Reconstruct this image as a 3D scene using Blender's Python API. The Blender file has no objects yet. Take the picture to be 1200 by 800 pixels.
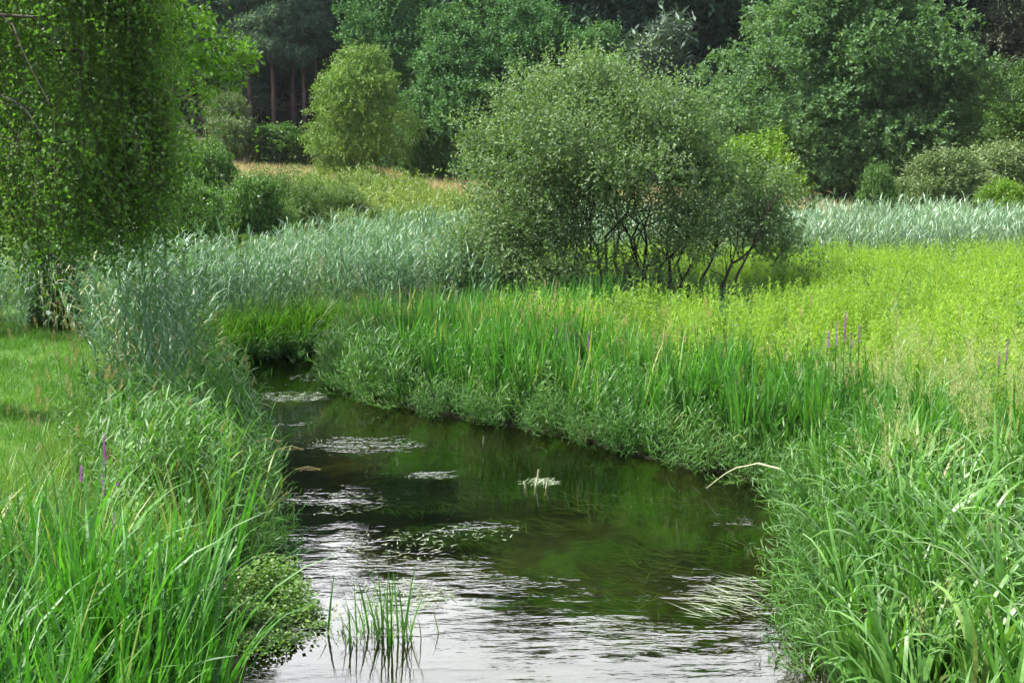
import bpy, math, random
import numpy as np
from math import radians as R, sin, cos, pi

# ------------------------------------------------------------------ camera, light, exposure
S = bpy.context.scene
COL = S.collection
CAM_H, PITCH = 3.2, math.atan(200 / 1400)
cam_d = bpy.data.cameras.new('camera')
cam = bpy.data.objects.new('camera', cam_d)
COL.objects.link(cam)
cam.location = (0, 0, CAM_H)
cam.rotation_euler = (pi / 2 - PITCH, 0, 0)
cam_d.sensor_width = 36
cam_d.lens = 42
cam_d.clip_start = 0.1
cam_d.clip_end = 2000
S.camera = cam

SUN_DIR = np.array([-0.82, -0.03, 1.08])            # towards the sun
SUN_DIR = SUN_DIR / np.linalg.norm(SUN_DIR)
sun_d = bpy.data.lights.new('sun', 'SUN')
sun_d.energy = 4.9
sun_d.angle = R(0.6)
sun_d.color = (1.0, 0.965, 0.90)
sun = bpy.data.objects.new('sun', sun_d)
COL.objects.link(sun)
from mathutils import Vector
sun.rotation_euler = Vector(SUN_DIR).to_track_quat('Z', 'Y').to_euler()
sun.location = (-40, -20, 60)

W = bpy.data.worlds.new('World')
S.world = W
W.use_nodes = True
nt = W.node_tree
nt.nodes.clear()
wo = nt.nodes.new('ShaderNodeOutputWorld')
bg = nt.nodes.new('ShaderNodeBackground')
sky = nt.nodes.new('ShaderNodeTexSky')
sky.sky_type = 'NISHITA'
sky.sun_disc = False
sky.sun_elevation = math.asin(SUN_DIR[2])
sky.sun_rotation = math.atan2(SUN_DIR[0], SUN_DIR[1])
sky.air_density = 1.0
sky.dust_density = 1.5
bg.inputs['Strength'].default_value = 0.11
# summer clouds in the sky
tc = nt.nodes.new('ShaderNodeTexCoord')
mp = nt.nodes.new('ShaderNodeMapping')
mp.inputs['Scale'].default_value = (1, 1, 2.4)
ns = nt.nodes.new('ShaderNodeTexNoise')
ns.inputs['Scale'].default_value = 2.0
ns.inputs['Detail'].default_value = 7
ns.inputs['Roughness'].default_value = 0.6
cr = nt.nodes.new('ShaderNodeValToRGB')
cr.color_ramp.elements[0].position = 0.24
cr.color_ramp.elements[1].position = 0.46
mx = nt.nodes.new('ShaderNodeMix')
mx.data_type = 'RGBA'
mx.inputs['B'].default_value = (32, 32.3, 32.8, 1)
nt.links.new(tc.outputs['Generated'], mp.inputs['Vector'])
nt.links.new(mp.outputs['Vector'], ns.inputs['Vector'])
nt.links.new(ns.outputs['Fac'], cr.inputs['Fac'])
sx = nt.nodes.new('ShaderNodeSeparateXYZ')
nt.links.new(tc.outputs['Generated'], sx.inputs[0])
mr = nt.nodes.new('ShaderNodeMapRange')          # clouds massed ahead, out of view, shaped to whiten the water's reflection
mr.inputs[1].default_value = 0.15
mr.inputs[2].default_value = 0.6
mr.inputs[3].default_value = 0.09
nt.links.new(sx.outputs['Y'], mr.inputs[0])
mu = nt.nodes.new('ShaderNodeMath')
mu.operation = 'MULTIPLY'
nt.links.new(cr.outputs['Color'], mu.inputs[0])
nt.links.new(mr.outputs[0], mu.inputs[1])
mz = nt.nodes.new('ShaderNodeMapRange')          # added clouds cut back higher up to hold down their fill light
mz.inputs[1].default_value = 0.45
mz.inputs[2].default_value = 0.72
mz.inputs[3].default_value = 1.0
mz.inputs[4].default_value = 0.08
nt.links.new(sx.outputs['Z'], mz.inputs[0])
mu2 = nt.nodes.new('ShaderNodeMath')
mu2.operation = 'MULTIPLY'
nt.links.new(mu.outputs[0], mu2.inputs[0])
nt.links.new(mz.outputs[0], mu2.inputs[1])
nt.links.new(mu2.outputs[0], mx.inputs['Factor'])
nt.links.new(sky.outputs['Color'], mx.inputs['A'])
nt.links.new(mx.outputs['Result'], bg.inputs['Color'])
nt.links.new(bg.outputs['Background'], wo.inputs['Surface'])

HAZE = 0.00011                                   # density of the air between here and the hill
S.view_settings.view_transform = 'Standard'
S.view_settings.look = 'None'
S.view_settings.gamma = 1
S.view_settings.use_curve_mapping = False
S.view_settings.exposure = 1.42
S.render.engine = 'CYCLES'
S.cycles.use_denoising = True
S.cycles.max_bounces = 8
S.cycles.diffuse_bounces = 4
S.cycles.glossy_bounces = 3
S.cycles.transmission_bounces = 5
S.cycles.transparent_max_bounces = 8
S.cycles.caustics_reflective = False
S.cycles.caustics_refractive = False

# ------------------------------------------------------------------ helpers
rng = np.random.default_rng(7)


def at(px, py, Y):
    """the point at depth Y on the ray of photo pixel (px, py)"""
    a, b = (px - 600) / 1400, (400 - py) / 1400
    dy = cos(PITCH) + b * sin(PITCH)
    dz = -sin(PITCH) + b * cos(PITCH)
    t = Y / dy
    return np.array([a * t, Y, CAM_H + dz * t])


def ss(a, b, x):
    t = np.clip((x - a) / (b - a), 0, 1)
    return t * t * (3 - 2 * t)


def unit(v):
    return v / np.maximum(np.linalg.norm(v, axis=-1, keepdims=True), 1e-9)


def mk_mesh(name, verts, faces, mat=None, var=None, smooth=True, mats=None, midx=None):
    """faces: (n,4) or (n,3) int array"""
    verts = np.asarray(verts, np.float32).reshape(-1, 3)
    faces = np.asarray(faces, np.int32)
    k = faces.shape[1]
    me = bpy.data.meshes.new(name)
    me.vertices.add(len(verts))
    me.vertices.foreach_set('co', verts.ravel())
    me.loops.add(faces.size)
    me.loops.foreach_set('vertex_index', faces.ravel())
    me.polygons.add(len(faces))
    me.polygons.foreach_set('loop_start', np.arange(0, faces.size, k, dtype=np.int32))
    me.polygons.foreach_set('use_smooth', np.full(len(faces), smooth, bool))
    if var is not None:
        at_ = me.attributes.new('v', 'FLOAT', 'FACE')
        at_.data.foreach_set('value', np.asarray(var, np.float32).ravel())
    for m in (mats or ([mat] if mat else [])):
        me.materials.append(m)
    if midx is not None:
        me.polygons.foreach_set('material_index', np.asarray(midx, np.int32))
    me.update(calc_edges=True)
    me.validate()
    return me


def link(name, me, parent=None, loc=(0, 0, 0)):
    o = bpy.data.objects.new(name, me)
    COL.objects.link(o)
    o.location = loc
    if parent:
        o.parent = parent
    return o


def tag(o, label, cat, group=None, kind=None):
    o['label'] = label
    o['category'] = cat
    if group:
        o['group'] = group
    if kind:
        o['kind'] = kind
    return o


def thing(name, loc, label, cat, group=None, rz=0, sc=None):
    o = bpy.data.objects.new(name, None)
    COL.objects.link(o)
    o.location = loc
    o.rotation_euler = (0, 0, rz)
    if sc is not None:
        o.scale = sc
    o.empty_display_size = 0.2
    return tag(o, label, cat, group)


class Geo:
    """collects quads, with a float per face and a material slot per face"""

    def __init__(s):
        s.v, s.f, s.a, s.m, s.n = [], [], [], [], 0

    def add(s, v, f, a, m=0):
        v = np.asarray(v, float).reshape(-1, 3)
        f = np.asarray(f, int)
        s.v.append(v)
        s.f.append(f + s.n)
        s.a.append(np.broadcast_to(np.asarray(a, float), (len(f),)).copy())
        s.m.append(np.full(len(f), m))
        s.n += len(v)
        return s

    def mesh(s, name, mats, smooth=True):
        return mk_mesh(name, np.concatenate(s.v), np.concatenate(s.f), None, np.concatenate(s.a), smooth,
                       mats if isinstance(mats, list) else [mats], np.concatenate(s.m))


def blades(base, az, L, lean, curl, w, n=4, var=None, roll=None, g=1.6, point=0.04):
    """curved tapering grass blades; returns verts, quads, var per face"""
    base = np.asarray(base, float)
    N = len(base)
    az, L, lean, curl, w = [np.broadcast_to(np.asarray(q, float), (N,)) for q in (az, L, lean, curl, w)]
    s = np.linspace(0, 1, n + 1)
    th = lean[:, None] + curl[:, None] * s[None, :] ** g
    mid = (th[:, 1:] + th[:, :-1]) / 2
    step = L[:, None] / n
    r = np.concatenate([np.zeros((N, 1)), np.cumsum(np.sin(mid) * step, 1)], 1)
    z = np.concatenate([np.zeros((N, 1)), np.cumsum(np.cos(mid) * step, 1)], 1)
    ca, sa = np.cos(az)[:, None], np.sin(az)[:, None]
    P = np.stack([base[:, 0:1] + r * ca, base[:, 1:2] + r * sa, base[:, 2:3] + z], -1)
    prof = np.minimum(1, 0.55 + 1.6 * s) * (1 - s ** 2.4) + point
    if roll is None:
        roll = rng.uniform(-0.6, 0.6, N)
    side = np.stack([-sa[:, 0], ca[:, 0], 0 * sa[:, 0]], -1)
    nrm = np.stack([np.cos(th) * ca, np.cos(th) * sa, -np.sin(th)], -1)
    sd = side[:, None, :] * np.cos(roll)[:, None, None] + nrm * np.sin(roll)[:, None, None]
    h = (w[:, None] * prof[None, :] / 2)[..., None]
    V = np.stack([P - sd * h, P + sd * h], 2).reshape(N, -1, 3)
    i = np.arange(n) * 2
    q = np.stack([i, i + 1, i + 3, i + 2], -1)
    F = (q[None] + (np.arange(N) * (n + 1) * 2)[:, None, None]).reshape(-1, 4)
    if var is None:
        var = rng.random(N)
    A = np.repeat(np.broadcast_to(var, (N,)), n)
    return V.reshape(-1, 3), F, A, P


def tube(g, pts, rad, var=0.5, m=0, k=7):
    pts = np.asarray(pts, float)
    n = len(pts)
    rad = np.broadcast_to(np.asarray(rad, float), (n,))
    t = unit(np.gradient(pts, axis=0))
    ref = np.array([0.31, 0.9, 0.2])
    a = unit(np.cross(t, ref))
    b = np.cross(t, a)
    ang = np.arange(k) * 2 * pi / k
    V = pts[:, None] + rad[:, None, None] * (np.cos(ang)[None, :, None] * a[:, None] + np.sin(ang)[None, :, None] * b[:, None])
    i, j = np.meshgrid(np.arange(n - 1), np.arange(k), indexing='ij')
    j2 = (j + 1) % k
    F = np.stack([i * k + j, i * k + j2, (i + 1) * k + j2, (i + 1) * k + j], -1).reshape(-1, 4)
    g.add(V, F, var, m)


def bent(p0, p1, n=7, wob=0.05, sag=0.0, r=None):
    r = r or rng
    p0, p1 = np.asarray(p0, float), np.asarray(p1, float)
    s = np.linspace(0, 1, n)[:, None]
    L = np.linalg.norm(p1 - p0)
    P = p0 + (p1 - p0) * s
    P[:, 2] += sag * L * (s * (1 - s))[:, 0] * 4
    P[1:-1] += r.normal(0, wob * L / 4, (n - 2, 3))
    return P


def leaves(pos, dirv, nrm, L, w, fold=0.15):
    """rhombic folded leaves -> verts, quads"""
    dirv = unit(dirv)
    sd = unit(np.cross(nrm, dirv))
    up = np.cross(dirv, sd)
    L = np.asarray(L)[..., None]
    w = np.asarray(w)[..., None]
    m = pos + dirv * L * 0.45
    V = np.stack([pos, m + sd * w / 2 + up * w * fold, pos + dirv * L, m - sd * w / 2 + up * w * fold], 1)
    F = np.arange(len(pos) * 4).reshape(-1, 4)
    return V.reshape(-1, 3), F


def shoots(P0, D, L, n, leafL, leafW, droop=0.0, upn=0.9, spread=0.8, svar=None, jit=0.06, r=None):
    """leafy shoots: n leaves along each of the N segments"""
    r = r or rng
    N = len(P0)
    L = np.broadcast_to(np.asarray(L, float), (N,))
    s = (np.arange(n)[None] + r.random((N, n))) / n
    pos = P0[:, None] + D[:, None] * (s * L[:, None])[..., None]
    pos[..., 2] -= droop * (s ** 2) * L[:, None]
    pos += r.normal(0, jit, pos.shape) * L[:, None, None]
    side = unit(np.cross(D[:, None], r.normal(0, 1, (N, n, 3))))
    d = unit(D[:, None] * 0.45 + side * spread + r.normal(0, 0.25, (N, n, 3)) - np.array([0, 0, droop * 0.5]))
    nr = unit(np.array([0, 0, upn]) + r.normal(0, 0.5, (N, n, 3)))
    sz = r.uniform(0.65, 1.2, (N, n))
    V, F = leaves(pos.reshape(-1, 3), d.reshape(-1, 3), nr.reshape(-1, 3), (leafL * sz).ravel(), (leafW * sz).ravel())
    if svar is None:
        svar = r.random(N)
    A = np.clip(svar[:, None] * 0.6 + 0.4 * r.random((N, n)), 0, 1).ravel()
    return V, F, A


def ball(n, r=None):
    r = r or rng
    return unit(r.normal(0, 1, (n, 3)))


# ------------------------------------------------------------------ materials
def newmat(name):
    m = bpy.data.materials.new(name)
    m.use_nodes = True
    m.node_tree.nodes.clear()
    return m, m.node_tree.nodes, m.node_tree.links


def ramp(N, stops):
    r = N.new('ShaderNodeValToRGB')
    e = r.color_ramp.elements
    while len(e) > 1:
        e.remove(e[-1])
    e[0].position = stops[0][0]
    e[0].color = (*stops[0][1], 1)
    for p, c in stops[1:]:
        x = e.new(p)
        x.color = (*c, 1)
    return r


def mth(N, Lk, op, a, b):
    m = N.new('ShaderNodeMath')
    m.operation = op
    for i, q in enumerate((a, b)):
        if hasattr(q, 'is_linked'):
            Lk.new(q, m.inputs[i])
        else:
            m.inputs[i].default_value = q
    return m.outputs[0]


def leaf_mat(name, stops, transl=0.4, rough=0.45, spec=0.4, patch=0.35, pscale=0.35, tt=(1.02, 1.25, 0.42)):
    m, N, Lk = newmat(name)
    out = N.new('ShaderNodeOutputMaterial')
    at_ = N.new('ShaderNodeAttribute')
    at_.attribute_name = 'v'
    oi = N.new('ShaderNodeObjectInfo')
    ge = N.new('ShaderNodeNewGeometry')
    no = N.new('ShaderNodeTexNoise')
    no.inputs['Scale'].default_value = pscale
    no.inputs['Detail'].default_value = 2
    Lk.new(ge.outputs['Position'], no.inputs['Vector'])
    a = mth(N, Lk, 'MULTIPLY', at_.outputs['Fac'], 0.62)
    b = mth(N, Lk, 'MULTIPLY', oi.outputs['Random'], 0.28)
    c = mth(N, Lk, 'MULTIPLY', mth(N, Lk, 'SUBTRACT', no.outputs['Fac'], 0.5), patch * 2)
    f = mth(N, Lk, 'ADD', mth(N, Lk, 'ADD', a, b), c)
    rp = ramp(N, stops)
    Lk.new(f, rp.inputs['Fac'])
    mo = N.new('ShaderNodeTexNoise')                 # veins, blotches and faded tips
    mo.inputs['Scale'].default_value = 26
    mo.inputs['Detail'].default_value = 3
    Lk.new(ge.outputs['Position'], mo.inputs['Vector'])
    mq = N.new('ShaderNodeMapRange')
    mq.inputs[1].default_value = 0.3
    mq.inputs[2].default_value = 0.7
    mq.inputs[3].default_value = 0.68
    mq.inputs[4].default_value = 1.25
    Lk.new(mo.outputs['Fac'], mq.inputs[0])
    mv = N.new('ShaderNodeVectorMath')
    mv.operation = 'SCALE'
    Lk.new(rp.outputs['Color'], mv.inputs[0])
    Lk.new(mq.outputs[0], mv.inputs['Scale'])
    col_out = mv.outputs[0]
    pb = N.new('ShaderNodeBsdfPrincipled')
    pb.inputs['Roughness'].default_value = rough
    pb.inputs['Specular IOR Level'].default_value = spec
    Lk.new(col_out, pb.inputs['Base Color'])
    tr = N.new('ShaderNodeBsdfTranslucent')
    vm = N.new('ShaderNodeVectorMath')
    vm.operation = 'MULTIPLY'
    vm.inputs[1].default_value = tt
    Lk.new(col_out, vm.inputs[0])
    Lk.new(vm.outputs[0], tr.inputs['Color'])
    mi = N.new('ShaderNodeMixShader')
    mi.inputs[0].default_value = transl
    Lk.new(pb.outputs[0], mi.inputs[1])
    Lk.new(tr.outputs[0], mi.inputs[2])
    Lk.new(mi.outputs[0], out.inputs['Surface'])
    return m


def bark_mat(name, c1, c2, scale=6, bump=0.6):
    m, N, Lk = newmat(name)
    out = N.new('ShaderNodeOutputMaterial')
    ge = N.new('ShaderNodeTexCoord')
    mp_ = N.new('ShaderNodeMapping')
    mp_.inputs['Scale'].default_value = (1, 1, 0.35)
    Lk.new(ge.outputs['Object'], mp_.inputs['Vector'])
    no = N.new('ShaderNodeTexNoise')
    no.inputs['Scale'].default_value = scale
    no.inputs['Detail'].default_value = 5
    Lk.new(mp_.outputs[0], no.inputs['Vector'])
    rp = ramp(N, [(0.35, c1), (0.65, c2)])
    Lk.new(no.outputs['Fac'], rp.inputs['Fac'])
    pb = N.new('ShaderNodeBsdfPrincipled')
    pb.inputs['Roughness'].default_value = 0.9
    pb.inputs['Specular IOR Level'].default_value = 0.2
    bp = N.new('ShaderNodeBump')
    bp.inputs['Strength'].default_value = bump
    bp.inputs['Distance'].default_value = 0.03
    Lk.new(no.outputs['Fac'], bp.inputs['Height'])
    Lk.new(bp.outputs[0], pb.inputs['Normal'])
    Lk.new(rp.outputs['Color'], pb.inputs['Base Color'])
    Lk.new(pb.outputs[0], out.inputs['Surface'])
    return m


M = {}
# grasses and herbs
M['sedge'] = leaf_mat('sedge_blade', [(0.0, (0.026, 0.10, 0.014)), (0.45, (0.058, 0.19, 0.022)), (0.78, (0.10, 0.25, 0.035)), (0.88, (0.26, 0.27, 0.08))], 0.42, 0.45, 0.4)
M['sweetgrass'] = leaf_mat('broad_grass_blade', [(0.0, (0.042, 0.125, 0.02)), (0.45, (0.085, 0.21, 0.034)), (0.8, (0.14, 0.28, 0.055)), (0.9, (0.22, 0.22, 0.08))], 0.36, 0.40, 0.45)
M['canary'] = leaf_mat('canary_grass_leaf', [(0.0, (0.03, 0.095, 0.018)), (0.5, (0.068, 0.175, 0.030)), (0.8, (0.115, 0.235, 0.045)), (0.9, (0.28, 0.26, 0.11))], 0.35, 0.5, 0.35)
M['reed'] = leaf_mat('reed_leaf', [(0.0, (0.05, 0.125, 0.055)), (0.5, (0.10, 0.205, 0.10)), (0.8, (0.165, 0.285, 0.15)), (0.9, (0.30, 0.28, 0.13))], 0.30, 0.45, 0.4, 0.4, 0.25, (1.1, 1.15, 0.6))
M['oldreed'] = leaf_mat('old_reed_leaf', [(0.0, (0.16, 0.17, 0.07)), (0.6, (0.26, 0.25, 0.11)), (1.0, (0.36, 0.31, 0.16))], 0.25, 0.5, 0.3)
M['palereed'] = leaf_mat('pale_reed_leaf', [(0.0, (0.11, 0.20, 0.11)), (0.5, (0.18, 0.29, 0.17)), (1.0, (0.26, 0.36, 0.22))], 0.30, 0.4, 0.5, 0.3, 0.2, (1.1, 1.1, 0.6))
M['meadow'] = leaf_mat('meadow_herb_leaf', [(0.0, (0.12, 0.225, 0.02)), (0.5, (0.195, 0.315, 0.028)), (1.0, (0.28, 0.38, 0.045))], 0.45, 0.55, 0.25, 0.45, 0.25)
M['nettle'] = leaf_mat('shade_herb_leaf', [(0.0, (0.04, 0.11, 0.02)), (0.6, (0.075, 0.18, 0.03)), (1.0, (0.12, 0.24, 0.04))], 0.35, 0.5, 0.3)
M['lawn'] = leaf_mat('lawn_blade', [(0.0, (0.048, 0.135, 0.012)), (0.5, (0.088, 0.215, 0.02)), (0.9, (0.13, 0.255, 0.03)), (1.0, (0.26, 0.27, 0.08))], 0.4, 0.5, 0.3, 0.5, 0.6)
M['roughgrass'] = leaf_mat('rough_grass_blade', [(0.0, (0.06, 0.15, 0.016)), (0.5, (0.11, 0.22, 0.03)), (0.85, (0.17, 0.26, 0.04)), (1.0, (0.32, 0.28, 0.10))], 0.4, 0.45, 0.35)
M['slope'] = leaf_mat('slope_herb_leaf', [(0.0, (0.08, 0.14, 0.022)), (0.5, (0.14, 0.21, 0.035)), (1.0, (0.24, 0.27, 0.06))], 0.35, 0.5, 0.3, 0.5, 0.15)
M['straw'] = leaf_mat('dry_grass_blade', [(0.0, (0.28, 0.235, 0.11)), (0.55, (0.38, 0.32, 0.16)), (0.8, (0.22, 0.24, 0.08)), (1.0, (0.15, 0.21, 0.05))], 0.25, 0.6, 0.2, 0.4, 0.15, (1.05, 1.0, 0.7))
M['panicle'] = leaf_mat('seed_panicle', [(0.0, (0.20, 0.26, 0.08)), (0.5, (0.30, 0.34, 0.13)), (1.0, (0.42, 0.41, 0.19))], 0.35, 0.6, 0.2, 0.2, 0.4, (1.05, 1.0, 0.7))
M['seedhead'] = leaf_mat('brown_seed_head', [(0.0, (0.26, 0.17, 0.07)), (1.0, (0.42, 0.31, 0.15))], 0.25, 0.6, 0.2, 0.1, 1, (1.05, 1.0, 0.7))
M['cress'] = leaf_mat('cress_leaf', [(0.0, (0.075, 0.16, 0.022)), (0.6, (0.14, 0.25, 0.04)), (1.0, (0.22, 0.31, 0.06))], 0.35, 0.45, 0.4)
M['weed'] = leaf_mat('water_weed', [(0.0, (0.03, 0.05, 0.008)), (0.5, (0.075, 0.11, 0.015)), (1.0, (0.13, 0.15, 0.02))], 0.2, 0.5, 0.3)
M['algae'] = leaf_mat('green_algae', [(0.0, (0.03, 0.075, 0.006)), (1.0, (0.06, 0.13, 0.010))], 0.2, 0.6, 0.2)
M['bleached'] = leaf_mat('bleached_stalk', [(0.0, (0.30, 0.32, 0.17)), (1.0, (0.45, 0.43, 0.28))], 0.2, 0.5, 0.3, 0.1, 1, (1.05, 1.0, 0.7))
M['float'] = leaf_mat('floating_leaf', [(0.0, (0.12, 0.18, 0.06)), (0.6, (0.22, 0.28, 0.13)), (1.0, (0.34, 0.37, 0.25))], 0.15, 0.25, 0.6, 0.2, 1)
M['purple'] = leaf_mat('purple_petal', [(0.0, (0.22, 0.06, 0.22)), (0.6, (0.38, 0.12, 0.40)), (1.0, (0.5, 0.2, 0.5))], 0.35, 0.6, 0.2, 0.1, 1, (1.1, 0.9, 1.1))
M['white'] = leaf_mat('white_petal', [(0.0, (0.75, 0.75, 0.72)), (1.0, (0.8, 0.8, 0.78))], 0.3, 0.6, 0.2, 0.0, 1, (1, 1, 1))
# tree leaves
M['willow'] = leaf_mat('willow_bush_leaf', [(0.0, (0.062, 0.108, 0.036)), (0.45, (0.108, 0.172, 0.064)), (0.85, (0.165, 0.235, 0.105)), (1.0, (0.22, 0.27, 0.15))], 0.38, 0.5, 0.3, 0.2, 0.4)
M['birch'] = leaf_mat('birch_leaf', [(0.0, (0.05, 0.115, 0.018)), (0.5, (0.09, 0.175, 0.028)), (0.92, (0.14, 0.235, 0.04)), (1.0, (0.32, 0.32, 0.04))], 0.55, 0.5, 0.3, 0.2, 0.5)
M['oak'] = leaf_mat('oak_leaf', [(0.0, (0.06, 0.14, 0.012)), (0.6, (0.11, 0.22, 0.02)), (1.0, (0.18, 0.28, 0.03))], 0.45, 0.42, 0.4, 0.2, 0.5)
M['maple'] = leaf_mat('maple_leaf', [(0.0, (0.052, 0.112, 0.042)), (0.5, (0.095, 0.18, 0.068)), (0.9, (0.14, 0.23, 0.095)), (1.0, (0.19, 0.27, 0.14))], 0.36, 0.6, 0.25, 0.2, 0.2)
M['aspen'] = leaf_mat('yellow_green_leaf', [(0.0, (0.10, 0.18, 0.03)), (0.5, (0.165, 0.265, 0.05)), (1.0, (0.23, 0.32, 0.075))], 0.35, 0.5, 0.35, 0.2, 0.3)
M['broad'] = leaf_mat('broadleaf_leaf', [(0.0, (0.04, 0.11, 0.035)), (0.5, (0.08, 0.18, 0.055)), (1.0, (0.14, 0.25, 0.08))], 0.28, 0.6, 0.25, 0.3, 0.15)
M['dark'] = leaf_mat('wood_shade_leaf', [(0.0, (0.02, 0.055, 0.028)), (0.6, (0.036, 0.085, 0.042)), (1.0, (0.055, 0.11, 0.055))], 0.2, 0.6, 0.25, 0.3, 0.08)  # the back wood's shade is put into this darker leaf colour
M['pine'] = leaf_mat('pine_needle', [(0.0, (0.07, 0.135, 0.075)), (0.6, (0.13, 0.21, 0.125)), (1.0, (0.19, 0.27, 0.165))], 0.25, 0.6, 0.25, 0.2, 0.12)
M['palepine'] = leaf_mat('pale_pine_needle', [(0.0, (0.07, 0.12, 0.075)), (1.0, (0.12, 0.17, 0.11))], 0.15, 0.5, 0.35, 0.2, 0.12)
M['brownpine'] = leaf_mat('brownish_needle', [(0.0, (0.045, 0.075, 0.035)), (0.6, (0.085, 0.105, 0.055)), (1.0, (0.13, 0.13, 0.075))], 0.15, 0.5, 0.3, 0.2, 0.12)
M['greywillow'] = leaf_mat('grey_willow_leaf', [(0.0, (0.09, 0.14, 0.045)), (0.6, (0.145, 0.205, 0.075)), (1.0, (0.20, 0.26, 0.11))], 0.28, 0.5, 0.35, 0.2, 0.3)
M['limeshrub'] = leaf_mat('bright_shrub_leaf', [(0.0, (0.08, 0.17, 0.012)), (0.6, (0.145, 0.25, 0.02)), (1.0, (0.22, 0.30, 0.03))], 0.4, 0.45, 0.35, 0.2, 0.3)
M['thicket'] = leaf_mat('thicket_leaf', [(0.0, (0.045, 0.105, 0.02)), (0.6, (0.08, 0.165, 0.03)), (1.0, (0.13, 0.22, 0.045))], 0.35, 0.45, 0.4, 0.2, 0.3)
M['hollowshade'] = leaf_mat('hollow_shade_leaf', [(0.0, (0.02, 0.05, 0.014)), (1.0, (0.05, 0.10, 0.025))], 0.25, 0.5, 0.3, 0.2, 0.3)  # very dark green: the hollow's shade is put into the leaf colour
M['olive'] = leaf_mat('olive_leaf', [(0.0, (0.06, 0.115, 0.022)), (0.6, (0.11, 0.18, 0.04)), (1.0, (0.17, 0.23, 0.07))], 0.3, 0.5, 0.3, 0.2, 0.3)
M['bark'] = bark_mat('grey_brown_bark', (0.05, 0.038, 0.026), (0.13, 0.105, 0.08))
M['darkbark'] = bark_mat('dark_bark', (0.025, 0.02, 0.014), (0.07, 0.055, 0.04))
M['birchbark'] = bark_mat('birch_bark', (0.05, 0.045, 0.04), (0.30, 0.27, 0.23), 4)
M['pinebark'] = bark_mat('pine_bark', (0.085, 0.06, 0.045), (0.17, 0.115, 0.085), 3)

# ------------------------------------------------------------------ the stream and the terrain
LEFT = [(-1.45, -8), (-1.5, 5), (-1.8, 7.4), (-2.12, 9.1), (-2.55, 11.2), (-3.1, 13.2), (-4.0, 16), (-4.8, 17.9), (-5.15, 19.0),
        (-4.75, 20.0), (-3.8, 20.6), (-2.9, 21.2), (-1.8, 21.9), (-0.6, 22.3)]
RIGHT = [(-0.4, 21.7), (-1.4, 21.2), (-2.3, 20.6), (-2.9, 19.6), (-2.75, 18.6), (-2.4, 17.5), (-1.95, 16.6), (-1.15, 15.8), (-0.25, 15.05),
         (0.55, 14.4), (1.1, 13.75), (1.7, 13.0), (2.35, 12.4), (2.92, 11.7), (2.68, 10.2), (2.38, 9), (2.08, 7.4), (1.9, 5), (1.8, -8)]
POLY = np.array(LEFT + RIGHT, float)


def stream_d(x, y):
    """signed distance to the water's edge, positive on land"""
    p = np.stack([np.ravel(x), np.ravel(y)], -1).astype(float)
    a, b = POLY, np.roll(POLY, -1, 0)
    best = np.full(len(p), 1e9)
    inside = np.zeros(len(p), bool)
    for (ax, ay), (bx, by) in zip(a, b):
        ex, ey = bx - ax, by - ay
        t = np.clip(((p[:, 0] - ax) * ex + (p[:, 1] - ay) * ey) / (ex * ex + ey * ey), 0, 1)
        d = np.hypot(p[:, 0] - ax - t * ex, p[:, 1] - ay - t * ey)
        best = np.minimum(best, d)
        c = (ay > p[:, 1]) != (by > p[:, 1])
        with np.errstate(divide='ignore', invalid='ignore'):
            xx = ax + (p[:, 1] - ay) / (by - ay + 1e-12) * ex
        inside ^= c & (p[:, 0] < xx)
    return np.where(inside, -best, best).reshape(np.shape(x))


def terrain(x, y):
    x = np.asarray(x, float)
    y = np.asarray(y, float)
    d = stream_d(x, y)
    land = 0.32 * ss(0, 0.55, d) + 0.13 * ss(0.6, 3.5, d)
    bed = -0.6 * ss(0, 0.8, -d) - 0.06 * np.sin(x * 2.1 + y * 1.3) * ss(0.3, 0.9, -d)
    z = np.where(d > 0, land + 0.03, bed + 0.03 * (1 - ss(0, 0.2, -d)))
    z = z + 0.03 * np.sin(x * 1.7 + 1) * np.sin(y * 1.1) * ss(0.5, 2, d)
    hill = np.maximum(1.75 - 0.05 * np.clip(x, -30, 25), 0.3)
    z = z + hill * ss(33, 61, y)
    z = z + np.clip(y - 61, 0, 17) * 0.025 + np.clip(y - 78, 0, 14) * 0.14
    z = z + np.clip(y - 92, 0, 75) * 0.28
    z = z + 0.12 * np.sin(x * 0.31) * np.sin(y * 0.23) * ss(36, 60, y)
    return z


xs = np.unique(np.concatenate([np.linspace(-260, -12, 40), np.arange(-12, -5.5, 0.25), np.arange(-5.5, 3.2, 0.11), np.arange(3.2, 12, 0.3), np.linspace(12, 260, 40)]))
ys = np.unique(np.concatenate([np.linspace(-60, -2, 14), np.arange(-2, 3, 0.4), np.arange(3, 24, 0.13), np.arange(24, 36, 0.35), np.arange(36, 100, 1.2), np.linspace(100, 420, 40)]))
gx, gy = np.meshgrid(xs, ys)
gz = terrain(gx, gy)
nx, ny = len(xs), len(ys)
ii, jj = np.meshgrid(np.arange(ny - 1), np.arange(nx - 1), indexing='ij')
gf = np.stack([ii * nx + jj, ii * nx + jj + 1, (ii + 1) * nx + jj + 1, (ii + 1) * nx + jj], -1).reshape(-1, 4)


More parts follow.
